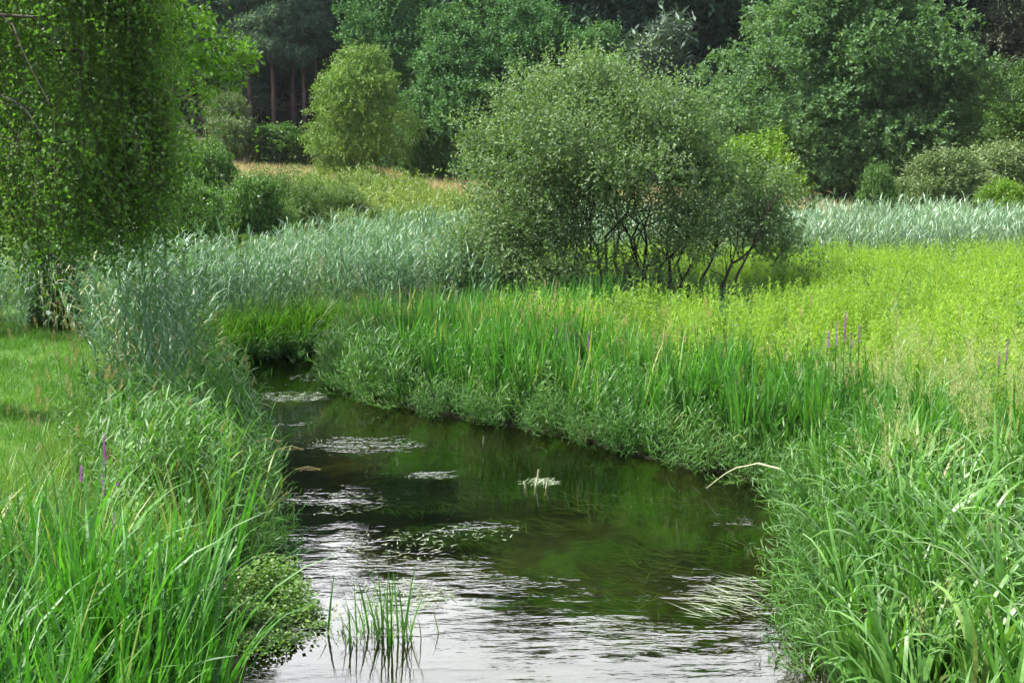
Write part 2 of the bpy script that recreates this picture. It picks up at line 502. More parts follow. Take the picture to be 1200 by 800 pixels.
def ground_mat():
    m, N, Lk = newmat('ground_soil_and_turf')
    out = N.new('ShaderNodeOutputMaterial')
    ge = N.new('ShaderNodeNewGeometry')
    sp = N.new('ShaderNodeSeparateXYZ')
    Lk.new(ge.outputs['Position'], sp.inputs[0])

    def noise(scale, det=4, rough=0.6):
        n = N.new('ShaderNodeTexNoise')
        n.inputs['Scale'].default_value = scale
        n.inputs['Detail'].default_value = det
        n.inputs['Roughness'].default_value = rough
        Lk.new(ge.outputs['Position'], n.inputs['Vector'])
        return n.outputs['Fac']

    def step(v, a, b):
        q = N.new('ShaderNodeMapRange')
        q.interpolation_type = 'SMOOTHSTEP'
        q.inputs[1].default_value = a
        q.inputs[2].default_value = b
        Lk.new(v, q.inputs[0])
        return q.outputs[0]

    def mix(f, a, b):
        q = N.new('ShaderNodeMix')
        q.data_type = 'RGBA'
        Lk.new(f, q.inputs['Factor'])
        for k, v in (('A', a), ('B', b)):
            if isinstance(v, tuple):
                q.inputs[k].default_value = (*v, 1)
            else:
                Lk.new(v, q.inputs[k])
        return q.outputs['Result']
    X, Y, Z = sp.outputs
    soil = mix(noise(3.0), (0.03, 0.04, 0.012), (0.07, 0.085, 0.022))
    turf = mix(step(noise(1.2), 0.38, 0.62), (0.045, 0.11, 0.012), (0.075, 0.145, 0.02))
    yw = mth(N, Lk, 'ADD', Y, mth(N, Lk, 'MULTIPLY', noise(0.18, 3), 9))
    dry = mix(noise(0.9, 6), (0.27, 0.22, 0.105), (0.42, 0.345, 0.19))
    slope = mix(noise(0.5, 5), (0.08, 0.12, 0.025), (0.19, 0.19, 0.06))
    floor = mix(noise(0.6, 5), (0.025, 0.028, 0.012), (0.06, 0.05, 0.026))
    left = step(mth(N, Lk, 'MULTIPLY', X, -1), 3.2, 4.2)
    c = mix(left, soil, turf)
    c = mix(step(yw, 36, 42), c, slope)
    c = mix(step(yw, 50, 54), c, dry)
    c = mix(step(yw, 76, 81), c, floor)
    mud = mix(step(noise(1.1, 6, 0.7), 0.38, 0.62), (0.010, 0.012, 0.004), (0.034, 0.032, 0.010))
    alg = step(noise(0.9, 8, 0.68), 0.52, 0.58)
    mud = mix(alg, mud, (0.026, 0.055, 0.006))
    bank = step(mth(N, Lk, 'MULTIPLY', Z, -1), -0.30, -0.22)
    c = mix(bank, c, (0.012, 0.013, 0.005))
    under = step(mth(N, Lk, 'MULTIPLY', Z, -1), -0.02, 0.06)
    c = mix(under, c, mud)
    pb = N.new('ShaderNodeBsdfPrincipled')
    pb.inputs['Roughness'].default_value = 0.95
    pb.inputs['Specular IOR Level'].default_value = 0.15
    Lk.new(c, pb.inputs['Base Color'])
    bp = N.new('ShaderNodeBump')
    bp.inputs['Strength'].default_value = 0.7
    bp.inputs['Distance'].default_value = 0.05
    Lk.new(noise(9, 6), bp.inputs['Height'])
    Lk.new(bp.outputs[0], pb.inputs['Normal'])
    Lk.new(pb.outputs[0], out.inputs['Surface'])
    return m


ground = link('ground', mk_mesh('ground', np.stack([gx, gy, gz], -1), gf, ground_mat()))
ground['kind'] = 'structure'


def water_mat():
    m, N, Lk = newmat('stream_water')
    out = N.new('ShaderNodeOutputMaterial')
    ge = N.new('ShaderNodeNewGeometry')

    def noise(scale, vec=(1, 1, 1), det=3, rough=0.5, w=None):
        mp_ = N.new('ShaderNodeMapping')
        mp_.inputs['Scale'].default_value = vec
        Lk.new(ge.outputs['Position'], mp_.inputs['Vector'])
        n = N.new('ShaderNodeTexNoise')
        n.inputs['Scale'].default_value = scale
        n.inputs['Detail'].default_value = det
        n.inputs['Roughness'].default_value = rough
        Lk.new(mp_.outputs[0], n.inputs['Vector'])
        return n.outputs['Fac']

    def step(v, a, b, lo=0.0, hi=1.0):
        q = N.new('ShaderNodeMapRange')
        q.interpolation_type = 'SMOOTHSTEP'
        q.inputs[1].default_value = a
        q.inputs[2].default_value = b
        q.inputs[3].default_value = lo
        q.inputs[4].default_value = hi
        Lk.new(v, q.inputs[0])
        return q.outputs[0]
    # calm glides with broken, rippled water between them: 'ripple' says how rough the current is
    ra = N.new('ShaderNodeAttribute')
    ra.attribute_name = 'ripple'
    fine = noise(9, (0.55, 1.5, 1), 2, 0.5)
    broad = noise(2.2, (0.7, 1.3, 1), 2, 0.5)
    rag = step(noise(3.2, (0.45, 1.3, 1), 4, 0.65), 0.42, 0.60)
    patch = mth(N, Lk, 'ADD', mth(N, Lk, 'MULTIPLY', mth(N, Lk, 'MULTIPLY', rag, ra.outputs['Fac']), 1.0), 0.04)
    h = mth(N, Lk, 'ADD', mth(N, Lk, 'MULTIPLY', mth(N, Lk, 'MULTIPLY', fine, patch), 0.0075), mth(N, Lk, 'MULTIPLY', broad, 0.004))
    bp = N.new('ShaderNodeBump')
    bp.inputs['Strength'].default_value = 1.0
    bp.inputs['Distance'].default_value = 1.0
    Lk.new(h, bp.inputs['Height'])
    tr = N.new('ShaderNodeBsdfTransparent')
    tr.inputs['Color'].default_value = (0.54, 0.62, 0.38, 1)
    gl = N.new('ShaderNodeBsdfGlossy')
    gl.inputs['Roughness'].default_value = 0.03
    Lk.new(bp.outputs[0], gl.inputs['Normal'])
    fr = N.new('ShaderNodeFresnel')
    fr.inputs['IOR'].default_value = 1.333
    Lk.new(bp.outputs[0], fr.inputs['Normal'])
    mi = N.new('ShaderNodeMixShader')
    Lk.new(fr.outputs[0], mi.inputs[0])
    Lk.new(tr.outputs[0], mi.inputs[1])
    Lk.new(gl.outputs[0], mi.inputs[2])
    Lk.new(mi.outputs[0], out.inputs['Surface'])
    return m


wx = np.arange(-6.5, 4.6, 0.1)
wy = np.concatenate([np.arange(-9, 4, 0.5), np.arange(4, 33, 0.1)])
ax_, ay_ = np.meshgrid(wx, wy)
i2, j2 = np.meshgrid(np.arange(len(wy) - 1), np.arange(len(wx) - 1), indexing='ij')
nw = len(wx)
wf = np.stack([i2 * nw + j2, i2 * nw + j2 + 1, (i2 + 1) * nw + j2 + 1, (i2 + 1) * nw + j2], -1).reshape(-1, 4)
wm = mk_mesh('water', np.stack([ax_, ay_, 0 * ax_], -1), wf, water_mat())
rip = 0.15 * ss(9.5, 7.5, ay_)
for wpx, wpy, wrx, wry, wa in [(340, 466, 75, 9, 0.9), (300, 450, 60, 5, 0.7), (435, 524, 75, 13, 1.0), (395, 590, 75, 14, 0.55), (505, 559, 35, 4, 1.0), (560, 626, 70, 12, 0.6), (400, 640, 70, 18, 0.5),
                               (460, 690, 110, 26, 0.9), (560, 700, 110, 16, 0.5), (875, 618, 45, 10, 0.8), (840, 700, 70, 28, 0.45), (330, 500, 60, 6, 0.6), (700, 760, 240, 26, 0.4), (430, 440, 60, 4, 0.6)]:
    wY = 4480 / (wpy - 200)
    wX = (wpx - 600) / 1400 * wY
    sx_ = wrx / 1400 * wY
    sy_ = wY * wY / 4480 * wry
    rip = np.maximum(rip, wa * np.exp(-((ax_ - wX) / sx_) ** 2 - ((ay_ - wY) / sy_) ** 2))
ra_ = wm.attributes.new('ripple', 'FLOAT', 'POINT')
ra_.data.foreach_set('value', rip.astype(np.float32).ravel())
water = link('water', wm)
water['kind'] = 'structure'

# ------------------------------------------------------------------ summer haze
hm, N, Lk = newmat('haze_air')
ho = N.new('ShaderNodeOutputMaterial')
pv = N.new('ShaderNodeVolumePrincipled')
pv.inputs['Color'].default_value = (0.86, 0.93, 1.0, 1)
pv.inputs['Density'].default_value = HAZE
pv.inputs['Anisotropy'].default_value = 0.0
Lk.new(pv.outputs[0], ho.inputs['Volume'])
hx, hy0, hy1, hz0, hz1 = 300, -80, 440, -3.0, 95.0
hv = [(x, y, z) for z in (hz0, hz1) for x, y in ((-hx, hy0), (hx, hy0), (hx, hy1), (-hx, hy1))]
hf = [(0, 3, 2, 1), (4, 5, 6, 7), (0, 1, 5, 4), (1, 2, 6, 5), (2, 3, 7, 6), (3, 0, 4, 7)]
hz = link('haze', mk_mesh('haze', hv, hf, hm, smooth=False))
hz['kind'] = 'stuff'

# ------------------------------------------------------------------ trees
def pick_lobes(lobes, n, r):
    w = np.array([q[3] * q[4] * 0.5 + q[3] * q[5] * 0.5 for q in lobes])
    return r.choice(len(lobes), n, p=w / w.sum())


def lobe_shoots(lobes, n, r, inner=0.5, up=0.55, lat=0.7, noise=0.35):
    """start points and directions of shoots on a set of ellipsoids (x,y,z,rx,ry,rz)"""
    lo = np.array([q[:6] for q in lobes], float)
    k = pick_lobes(lobes, n, r)
    u = ball(n, r)
    u[:, 2] = np.where((u[:, 2] < -0.35) & (r.random(n) < 0.6), -u[:, 2], u[:, 2])
    rad = inner + (1 - inner) * r.random(n) ** 0.6
    P = lo[k, :3] + u * lo[k, 3:6] * rad[:, None]
    D = unit(u * lat + np.array([0, 0, up]) + r.normal(0, noise, (n, 3)))
    return P, D, k


PROF = {'round': lambda f: np.sqrt(np.clip(1 - ((f - 0.42) / 0.60) ** 2, 0.02, 1)),
        'upright': lambda f: 0.78 * (1 - f ** 2.2) ** 0.8 + 0.22 * np.sqrt(np.clip(1 - (2 * f - 0.5) ** 2 / 1.2, 0, 1)) * (1 - f) + 0.06,
        'dome': lambda f: np.sqrt(np.clip(1 - (0.97 * f) ** 2.2, 0.01, 1)),
        'egg': lambda f: (np.clip(f + 0.25, 0, 1) ** 0.5) * np.sqrt(np.clip(1 - (0.98 * f) ** 2.6, 0.01, 1))}


def grow(H, Wd, seed, z0=0.05, K=90, n=4200, leaf=(0.22, 0.15), per=11, sL=0.9, lat=0.75, up=0.5, droop=0.0, trunk_r=0.22,
         lobe=0.2, shape='round', leafmat='broad', bark='bark', tips=60, limbs=12, flat=0.62):
    """a broad tree H high and Wd wide: returns trunk and crown meshes"""
    r = np.random.default_rng(seed)
    rx = Wd / 2
    ph = r.uniform(0, 6.28, 4)
    lobes = []
    prof = PROF[shape]
    while len(lobes) < K:
        f = r.random()
        p = float(prof(f))
        if r.random() > p + 0.12:
            continue
        a = r.uniform(0, 2 * pi)
        bulge = 1 + 0.15 * sin(2 * a + ph[0]) + 0.14 * sin(3 * a + ph[1] + 4 * f) + 0.15 * sin(9 * f + ph[2] + 2 * a)
        rr = rx * p * bulge * r.uniform(0.5, 0.98)
        q = lobe * r.uniform(0.6, 1.35) * rx
        lobes.append((rr * cos(a), rr * sin(a), H * (z0 + (1 - z0) * f) - q * 0.4 * f, q, q, q * flat))
    for f in (0.25, 0.45, 0.65):
        lobes.append((0, 0, H * (z0 + (1 - z0) * f), rx * 0.45 * float(prof(f)), rx * 0.45 * float(prof(f)), H * 0.14))
    g = Geo()
    P, D, k = lobe_shoots(lobes, n, r, 0.6, up, lat)
    out = P * [1, 1, 0]
    D = unit(D + 0.35 * unit(out + 1e-6))
    P[:, 2] = np.maximum(P[:, 2], 0.05)
    lv = r.random(len(lobes))
    V, F, A = shoots(P, D, r.uniform(0.6, 1.2, n) * sL, per, leaf[0], leaf[1], droop, svar=np.clip(0.6 * r.random(n) + 0.4 * lv[k], 0, 1), r=r)
    g.add(V, F, A)
    # longer leaders that break the outline
    if tips:
        ku = r.integers(0, K, tips)
        lo = np.array(lobes)[ku]
        u = ball(tips, r)
        u[:, 2] = np.abs(u[:, 2])
        P = lo[:, :3] + u * lo[:, 3:6] * 0.95
        V, F, A = shoots(P, unit(u * 0.6 + np.array([0, 0, 0.9])), r.uniform(1.2, 2.2, tips) * sL, per + 4, leaf[0], leaf[1] * 0.9, droop, r=r, spread=0.6)
        g.add(V, F, A)
    crown = g.mesh('crown', M[leafmat], smooth=False)
    t = Geo()
    tube(t, bent((0, 0, -0.3), (r.normal(0, 0.15), r.normal(0, 0.15), H * 0.8), 9, 0.05, 0, r), np.linspace(trunk_r, trunk_r * 0.15, 9))
    for i in range(min(limbs, K)):
        q = lobes[i]
        zb = min(max(0.2, q[2] - r.uniform(0.15, 0.3) * H), H * 0.7)
        tube(t, bent((0, 0, zb), q[:3], 6, 0.08, 0.04, r), np.linspace(trunk_r * 0.45, 0.02, 6), k=5)
    return t.mesh('trunk', M[bark]), crown


def grow_pine(H, seed, mat='pine', bare=0.5, R0=2.4, n=1500, plates=22):
    r = np.random.default_rng(seed)
    t = Geo()
    lean = r.normal(0, 0.25, 2)
    tr = bent((0, 0, -0.3), (lean[0], lean[1], H * 0.97), 10, 0.012, 0, r)
    tube(t, tr, np.linspace(0.19, 0.03, 10), k=7)
    lobes = []
    for i in range(plates):
        f = bare + (1 - bare) * (i + 0.5) / plates
        a = r.uniform(0, 2 * pi)
        rr = R0 * (1.05 - 0.75 * ((f - bare) / (1 - bare)) ** 1.5) * r.uniform(0.45, 1.0)
        c = np.array([lean[0] * f + rr * 0.75 * cos(a), lean[1] * f + rr * 0.75 * sin(a), H * f])
        q = r.uniform(0.75, 1.25) * (0.5 * R0 * (1.15 - 0.5 * f))
        lobes.append((*c, q, q, q * 0.38))
        tube(t, bent((lean[0] * f, lean[1] * f, H * (f - 0.035)), c, 5, 0.08, 0.05, r), np.linspace(0.06, 0.015, 5), k=5)
    for i in range(9):                               # dead snags on the bare trunk
        f = bare * r.uniform(0.25, 1.0)
        a = r.uniform(0, 2 * pi)
        L = r.uniform(0.6, 1.8)
        tube(t, bent((0, 0, H * f), (L * cos(a), L * sin(a), H * f + r.uniform(-0.5, 0.3)), 4, 0.1, 0, r), np.linspace(0.03, 0.01, 4), k=4)
    P, D, k = lobe_shoots(lobes, n, r, 0.35, 0.75, 0.6)
    g = Geo()
    lv = r.random(len(lobes))
    V, F, A = shoots(P, D, 0.5, 9, 0.30, 0.075, 0, svar=np.clip(0.5 * r.random(n) + 0.5 * lv[k], 0, 1), r=r, jit=0.15)
    g.add(V, F, A)
    return t.mesh('trunk', M['pinebark']), g.mesh('crown', M[mat], smooth=False)


def grow_spruce(H, seed, mat='dark', Rb=2.6, rows=26):
    r = np.random.default_rng(seed)
    t = Geo()
    tube(t, bent((0, 0, -0.3), (0, 0, H), 8, 0.004, 0, r), np.linspace(0.22, 0.02, 8))
    P, D, L = [], [], []
    for i in range(rows):
        f = (i + 0.5) / rows
        z = H * (0.08 + 0.9 * f)
        rb = Rb * (1 - f) ** 0.85 + 0.15
        nb = int(9 - 4 * f)
        for j in range(nb):
            a = 2 * pi * (j + r.random()) / nb
            d = np.array([cos(a), sin(a), -0.18])
            for s in np.arange(0.15, 1.0, 0.28 / rb):
                p = np.array([0, 0, z]) + d * rb * s
                for e in (-1, 1):
                    P.append(p)
                    D.append(np.array([cos(a + e * 0.9), sin(a + e * 0.9), -0.25]))
                    L.append(0.55 * (1.1 - s * 0.5))
    P, D, L = np.array(P), unit(np.array(D)), np.array(L)
    g = Geo()
    V, F, A = shoots(P, D, L, 7, 0.24, 0.08, 0.25, r=r)
    g.add(V, F, A)
    return t.mesh('trunk', M['darkbark']), g.mesh('crown', M[mat], smooth=False)


def plant_tree(name, meshes, px, Y, label, cat='tree', group=None, sc=1.0, rz=None, X=None, wide=1.0, zoff=0.0, crown_name='crown'):
    X = at(px, 200, Y)[0] if X is None else X
    z = float(terrain(X, Y))
    rz = rng.uniform(0, 2 * pi) if rz is None else rz
    t = thing(name, (X, Y, z + zoff), label, cat, group, rz, (sc * wide, sc * wide, sc))
    link('trunk', meshes[0], t)
    link(crown_name, meshes[1], t)
    return t


def fit(px, top, Y, H):
    """scale that brings a tree of height H up to pixel row top"""
    p = at(px, top, Y)
    return (p[2] - float(terrain(p[0], Y))) / H


# the big maple by the meadow's far side
mp_big = grow(11.6, 13.4, 11, 0.09, 190, 9800, (0.22, 0.15), 13, 0.7, 0.75, 0.4, 0.08, 0.32, 0.17, 'round', 'maple', tips=150, limbs=26)
plant_tree('maple_tree', mp_big, 992, 62, 'huge rounded blue green maple tree behind the meadow, its crown reaching nearly to the ground',
           sc=fit(992, -28, 62, 11.6), rz=0.4)
mid_a = grow(10, 6.5, 21, 0.0, 110, 5600, (0.17, 0.12), 12, 0.6, 0.6, 0.75, 0, 0.2, 0.22, 'upright', 'broad', tips=110)
mid_b = grow(10, 7.5, 22, 0.0, 120, 5800, (0.17, 0.125), 12, 0.6, 0.7, 0.6, 0, 0.2, 0.22, 'egg', 'broad', tips=90)
mid_c = grow(10, 7.5, 24, 0.0, 120, 4600, (0.18, 0.12), 12, 0.6, 0.7, 0.6, 0, 0.2, 0.22, 'egg', 'thicket', tips=90)
aspen = grow(6.4, 5.6, 23, 0.0, 80, 4600, (0.16, 0.07), 12, 0.65, 0.75, 0.3, 0.4, 0.12, 0.24, 'egg', 'aspen', tips=70)
plant_tree('yellow_green_tree', aspen, 420, 63, 'rounded yellow green tree on the edge of the dry grass', sc=fit(420, 60, 63, 6.4), rz=1.0, wide=0.88)
plant_tree('broadleaf_tree', mid_a, 527, 68, 'upright mid green tree beside the rounded yellow green tree', sc=fit(527, 12, 68, 10), rz=0.2, wide=1.0)
plant_tree('broadleaf_tree', mid_b, 612, 71, 'broad mid green tree with a dark shaded right side behind the willow bush', sc=fit(612, 2, 71, 10), rz=2.2, wide=0.95)
plant_tree('broadleaf_tree', mid_a, 694, 72, 'light topped green tree directly behind the top of the willow bush', sc=fit(694, 28, 72, 10), rz=3.4, wide=1.0)
plant_tree('broadleaf_tree', mid_b, 465, 77, 'tall green tree standing behind the rounded yellow green tree', sc=fit(470, -40, 77, 10), rz=4.1, wide=0.8)
plant_tree('broadleaf_tree', mid_a, 558, 80, 'tall tree behind the upright mid green tree', sc=fit(558, -30, 80, 10), rz=5.1, wide=1.0)
plant_tree('broadleaf_tree', mid_c, 1172, 74, 'mid green tree standing clear of the right flank of the maple', sc=fit(1172, 74, 74, 10), rz=1.1, wide=0.95)
plant_tree('broadleaf_tree', mid_c, 1228, 68, 'green tree under the brownish pine', sc=fit(1215, 90, 68, 10), rz=0.1, wide=1.3)
plant_tree('broadleaf_tree', mid_a, 845, 66, 'smaller pale green tree at the left foot of the maple', sc=fit(880, 95, 66, 10), rz=1.9, wide=1.0)
sp = grow_spruce(15, 31)
plant_tree('spruce_tree', sp, 490, 88, 'dark conifer rising behind the upright mid green trees', sc=fit(490, -40, 88, 15))
pp = grow_pine(4, 32, 'palepine', 0.05, 1.2, 700, 22)
plant_tree('young_pine', pp, 762, 74, 'small pale silvery young pine in front of the dark wood', sc=fit(762, 36, 74, 4))
bp_ = grow_pine(14, 33, 'brownpine', 0.2, 3.2, 2600, 26)
plant_tree('pine_tree', bp_, 1192, 80, 'brownish pine with drooping dusky branches beside the maple', sc=fit(1192, -70, 80, 14))

# shrubs
sh_a = grow(3, 3.4, 41, 0.0, 60, 2900, (0.13, 0.055), 10, 0.42, 0.6, 0.8, 0, 0.05, 0.26, 'dome', 'greywillow', tips=80)
sh_b = grow(3, 3.2, 42, 0.0, 60, 2700, (0.12, 0.075), 10, 0.40, 0.7, 0.6, 0.05, 0.05, 0.26, 'dome', 'limeshrub', tips=80)
sh_c = grow(3, 3.2, 43, 0.0, 60, 2700, (0.13, 0.09), 10, 0.42, 0.75, 0.5, 0.05, 0.05, 0.26, 'egg', 'thicket', tips=80)
sh_d = grow(3, 3.2, 44, 0.0, 60, 2300, (0.12, 0.05), 9, 0.5, 0.5, 0.9, 0, 0.05, 0.26, 'dome', 'olive', tips=100)


def shrub(meshes, px, top, half, Y, label, rz=0.0):
    s = fit(px, top, Y, 3.0)
    wd = (half * 2 / 1400 * Y) / 3.3
    t = plant_tree('shrub', meshes, px, Y, label, 'shrub', None, s, rz, wide=wd / s)
    return t


shrub(sh_b, 885, 160, 52, 47, 'bright yellow green rounded shrub at the left foot of the maple', 0.3)
shrub(sh_a, 1105, 184, 62, 46, 'wide grey green willow shrub at the back of the pale reeds', 1.3)
shrub(sh_a, 1165, 176, 60, 50, 'grey green willow shrub behind the yellow green shrub at the photo\'s right edge', 2.6)
shrub(sh_b, 1190, 214, 40, 41, 'yellowish shrub rising out of the pale reeds at the photo\'s right edge', 2.0)
shrub(sh_c, 1031, 196, 20, 44, 'small bright sapling in front of the maple trunk', 0.9)
shrub(sh_a, 268, 116, 34, 74, 'rounded grey green willow in front of the pine wood', 4.0)
shrub(sh_c, 330, 148, 46, 76, 'dense green shrub below the pine trunks beside the rounded willow', 0.7)
shrub(sh_a, 212, 150, 26, 70, 'pale grey shrub seen just past the birch leaves', 5.0)
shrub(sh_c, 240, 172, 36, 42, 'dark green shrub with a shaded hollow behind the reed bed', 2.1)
shrub(sh_c, 188, 206, 48, 31, 'leafy green thicket under the oak branch behind the reeds', 3.1)
shrub(sh_d, 322, 196, 48, 41, 'olive feathery shrub behind the middle of the reed bed', 0.5)
shrub(sh_d, 392, 215, 44, 43, 'pale olive shrub at the foot of the grassy slope', 2.5)
shrub(sh_c, 275, 225, 30, 38, 'low dark shrub between the reeds and the olive shrub', 1.2)
shrub(sh_c, 505, 140, 30, 66, 'low shrub with bare thin stems right of the yellow green tree', 1.7)
shrub(sh_c, 548, 150, 34, 66, 'low dusky shrub under the broad mid green tree', 4.4)

hol = grow(3, 3.2, 45, 0.0, 60, 2900, (0.10, 0.07), 10, 0.42, 0.75, 0.4, 0.1, 0.05, 0.26, 'egg', 'hollowshade', tips=60)  # dark leaved shrub added in place of a shaded hollow
shrub(hol, 58, 285, 42, 20.5, 'added dark leaved shrub standing in for the shaded hollow between the far left reeds and the main reed bed', 0.4)
shrub(sh_d, 352, 206, 40, 37, 'feathery olive shrub between the reeds and the tan hillside', 3.3)
shrub(sh_c, 296, 212, 36, 33, 'leafy green shrub close behind the middle of the reed bed', 4.6)
shrub(sh_c, 168, 226, 40, 25.5, 'low leafy thicket where the birch leaves meet the reeds', 1.1)
shrub(sh_c, 112, 225, 52, 22.5, 'green shrub at the foot of the oak trunk behind the reeds', 2.9)
shrub(sh_c, 225, 222, 46, 27.5, 'mid green thicket right behind the reed bed below the tan field', 5.9)

for px, Y, lab in [(-60, 44, 'green shrub on the slope behind the birch crown'), (-190, 40, 'thicket left of the birch on the slope'), (60, 52, 'shrub at the edge of the tan field behind the birch')]:
    shrub(sh_c, px, 165, 50, Y, lab, px * 0.1)

# the pine wood on the hill
pines = [grow_pine(19, 51, 'pine', 0.29, 2.9, 3200, 44), grow_pine(18, 52, 'pine', 0.17, 3.2, 3400, 46), grow_pine(17, 53, 'pine', 0.06, 3.3, 3400, 46)]
front = [(-60, 93, 'pine hidden behind the hanging birch, furthest from the red trunks'), (60, 95, 'pine behind the middle of the hanging birch'), (130, 94, 'pine behind the right edge of the hanging birch'), (193, 92, 'pine with a bare trunk just right of the birch leaves'), (228, 94, 'pine behind the tip of the oak branch'),
         (262, 96, 'pine rising behind the rounded grey green willow'), (296, 93, 'pine with spreading blue green boughs left of the red trunks'),
         (322, 92, 'pine with a single straight red trunk above the dense shrub'), (346, 96, 'slender pine in the knot of red trunks'),
         (358, 93, 'pine with a leaning reddish trunk in the knot of red trunks'), (374, 97, 'pine with a long bare trunk left of the yellow green tree'),
         (400, 98, 'pine right of the red trunks, above the yellow green tree'), (440, 101, 'pine between the pine wood and the mid green trees')]
for i, (px, Y, lab) in enumerate(front):
    plant_tree('pine_tree', pines[0 if 6 <= i <= 11 else i % 3], px, Y, lab, 'pine tree', 'pines at the edge of the hill wood', rng.uniform(0.95, 1.1))
r_ = np.random.default_rng(5)
for i in range(84):
    px = r_.uniform(-260, 470)
    Y = r_.uniform(99, 138)
    plant_tree('pine_tree', pines[2 if Y > 106 else i % 3], px, Y, 'pine deep in the blue green hill wood behind the front pines', 'pine tree', 'pines deep in the hill wood', r_.uniform(0.95, 1.3))
# the dark wood behind the maple, its shade put into the leaf colour
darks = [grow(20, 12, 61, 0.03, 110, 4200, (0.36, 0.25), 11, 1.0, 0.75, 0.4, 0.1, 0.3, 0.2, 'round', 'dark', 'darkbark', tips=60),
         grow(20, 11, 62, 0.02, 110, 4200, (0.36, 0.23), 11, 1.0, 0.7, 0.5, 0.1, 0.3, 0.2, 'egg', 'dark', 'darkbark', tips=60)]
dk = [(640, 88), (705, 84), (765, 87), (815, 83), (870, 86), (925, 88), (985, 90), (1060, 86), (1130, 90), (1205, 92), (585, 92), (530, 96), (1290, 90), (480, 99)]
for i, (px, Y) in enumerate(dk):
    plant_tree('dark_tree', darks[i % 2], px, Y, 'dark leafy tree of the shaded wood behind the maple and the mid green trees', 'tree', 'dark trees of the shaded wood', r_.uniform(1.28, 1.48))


def gn_instancer(o, coll):
    """scatter the pieces of a collection over the points of the object"""
    ng = bpy.data.node_groups.new('scatter', 'GeometryNodeTree')
    ng.interface.new_socket('Geometry', in_out='INPUT', socket_type='NodeSocketGeometry')
    ng.interface.new_socket('Geometry', in_out='OUTPUT', socket_type='NodeSocketGeometry')
    N, Lk = ng.nodes, ng.links
    gi, go = N.new('NodeGroupInput'), N.new('NodeGroupOutput')
    ci = N.new('GeometryNodeCollectionInfo')
    ci.inputs['Collection'].default_value = coll
    ci.inputs['Separate Children'].default_value = True
    ci.inputs['Reset Children'].default_value = True
    ip = N.new('GeometryNodeInstanceOnPoints')
    ip.inputs['Pick Instance'].default_value = True

    def att(nm, ty):
        q = N.new('GeometryNodeInputNamedAttribute')
        q.data_type = ty
        q.inputs['Name'].default_value = nm
        return q.outputs['Attribute']
    Lk.new(gi.outputs[0], ip.inputs['Points'])
    Lk.new(ci.outputs[0], ip.inputs['Instance'])
    Lk.new(att('idx', 'INT'), ip.inputs['Instance Index'])
    Lk.new(att('rot', 'FLOAT_VECTOR'), ip.inputs['Rotation'])
    Lk.new(att('scl', 'FLOAT_VECTOR'), ip.inputs['Scale'])
    Lk.new(ip.outputs[0], go.inputs[0])
    md = o.modifiers.new('scatter', 'NODES')
    md.node_group = ng


def kit(name, meshes):
    c = bpy.data.collections.new(name)
    for i, me in enumerate(meshes):
        c.objects.link(bpy.data.objects.new(f'{name}_{i}', me))
    return c


def scatter(name, label, cat, pts, coll, sc=(0.8, 1.2), tilt=0.12, rot=None, lean_az=None, lean=None):
    """one stuff object: pts (N,2) on the terrain"""
    pts = np.asarray(pts)
    n = len(pts)
    z = np.maximum(terrain(pts[:, 0], pts[:, 1]) - 0.01, -0.05)
    me = bpy.data.meshes.new(name)
    me.vertices.add(n)
    me.vertices.foreach_set('co', np.column_stack([pts, z]).astype(np.float32).ravel())
    s = rng.uniform(sc[0], sc[1], n) if isinstance(sc, tuple) else np.asarray(sc)
    sv = np.column_stack([s, s, s * rng.uniform(0.92, 1.1, n)])
    # rotation about z first, then a small tilt
    rz = rng.uniform(0, 2 * pi, n)
    rv = np.column_stack([rng.normal(0, tilt, n), rng.normal(0, tilt, n), rz])
    if lean is not None:
        rv[:, 1] += lean
        rv[:, 2] = lean_az
    for nm, ty, dat in (('rot', 'FLOAT_VECTOR', rv), ('scl', 'FLOAT_VECTOR', sv)):
        a = me.attributes.new(nm, ty, 'POINT')
        a.data.foreach_set('vector', dat.astype(np.float32).ravel())
    a = me.attributes.new('idx', 'INT', 'POINT')
    a.data.foreach_set('value', rng.integers(0, len(coll.objects), n).astype(np.int32))
    me.update()
    o = link(name, me)
    gn_instancer(o, coll)
    return tag(o, label, cat, None, 'stuff')


# the far wood on the rising hill, one mass
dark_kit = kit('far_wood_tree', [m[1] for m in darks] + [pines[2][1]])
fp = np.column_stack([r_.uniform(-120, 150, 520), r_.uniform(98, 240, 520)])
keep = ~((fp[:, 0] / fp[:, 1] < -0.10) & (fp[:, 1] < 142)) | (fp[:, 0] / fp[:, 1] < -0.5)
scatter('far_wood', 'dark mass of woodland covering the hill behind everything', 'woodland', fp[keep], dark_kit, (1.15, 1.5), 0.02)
# woodland either side of the frame, so that the view holds from a step aside
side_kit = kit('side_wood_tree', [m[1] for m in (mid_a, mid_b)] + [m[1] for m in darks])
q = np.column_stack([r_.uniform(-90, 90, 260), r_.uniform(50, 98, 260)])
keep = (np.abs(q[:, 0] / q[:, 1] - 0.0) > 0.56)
scatter('side_wood', 'woodland edge closing the valley on both sides', 'woodland', q[keep], side_kit, (0.9, 1.2), 0.02)

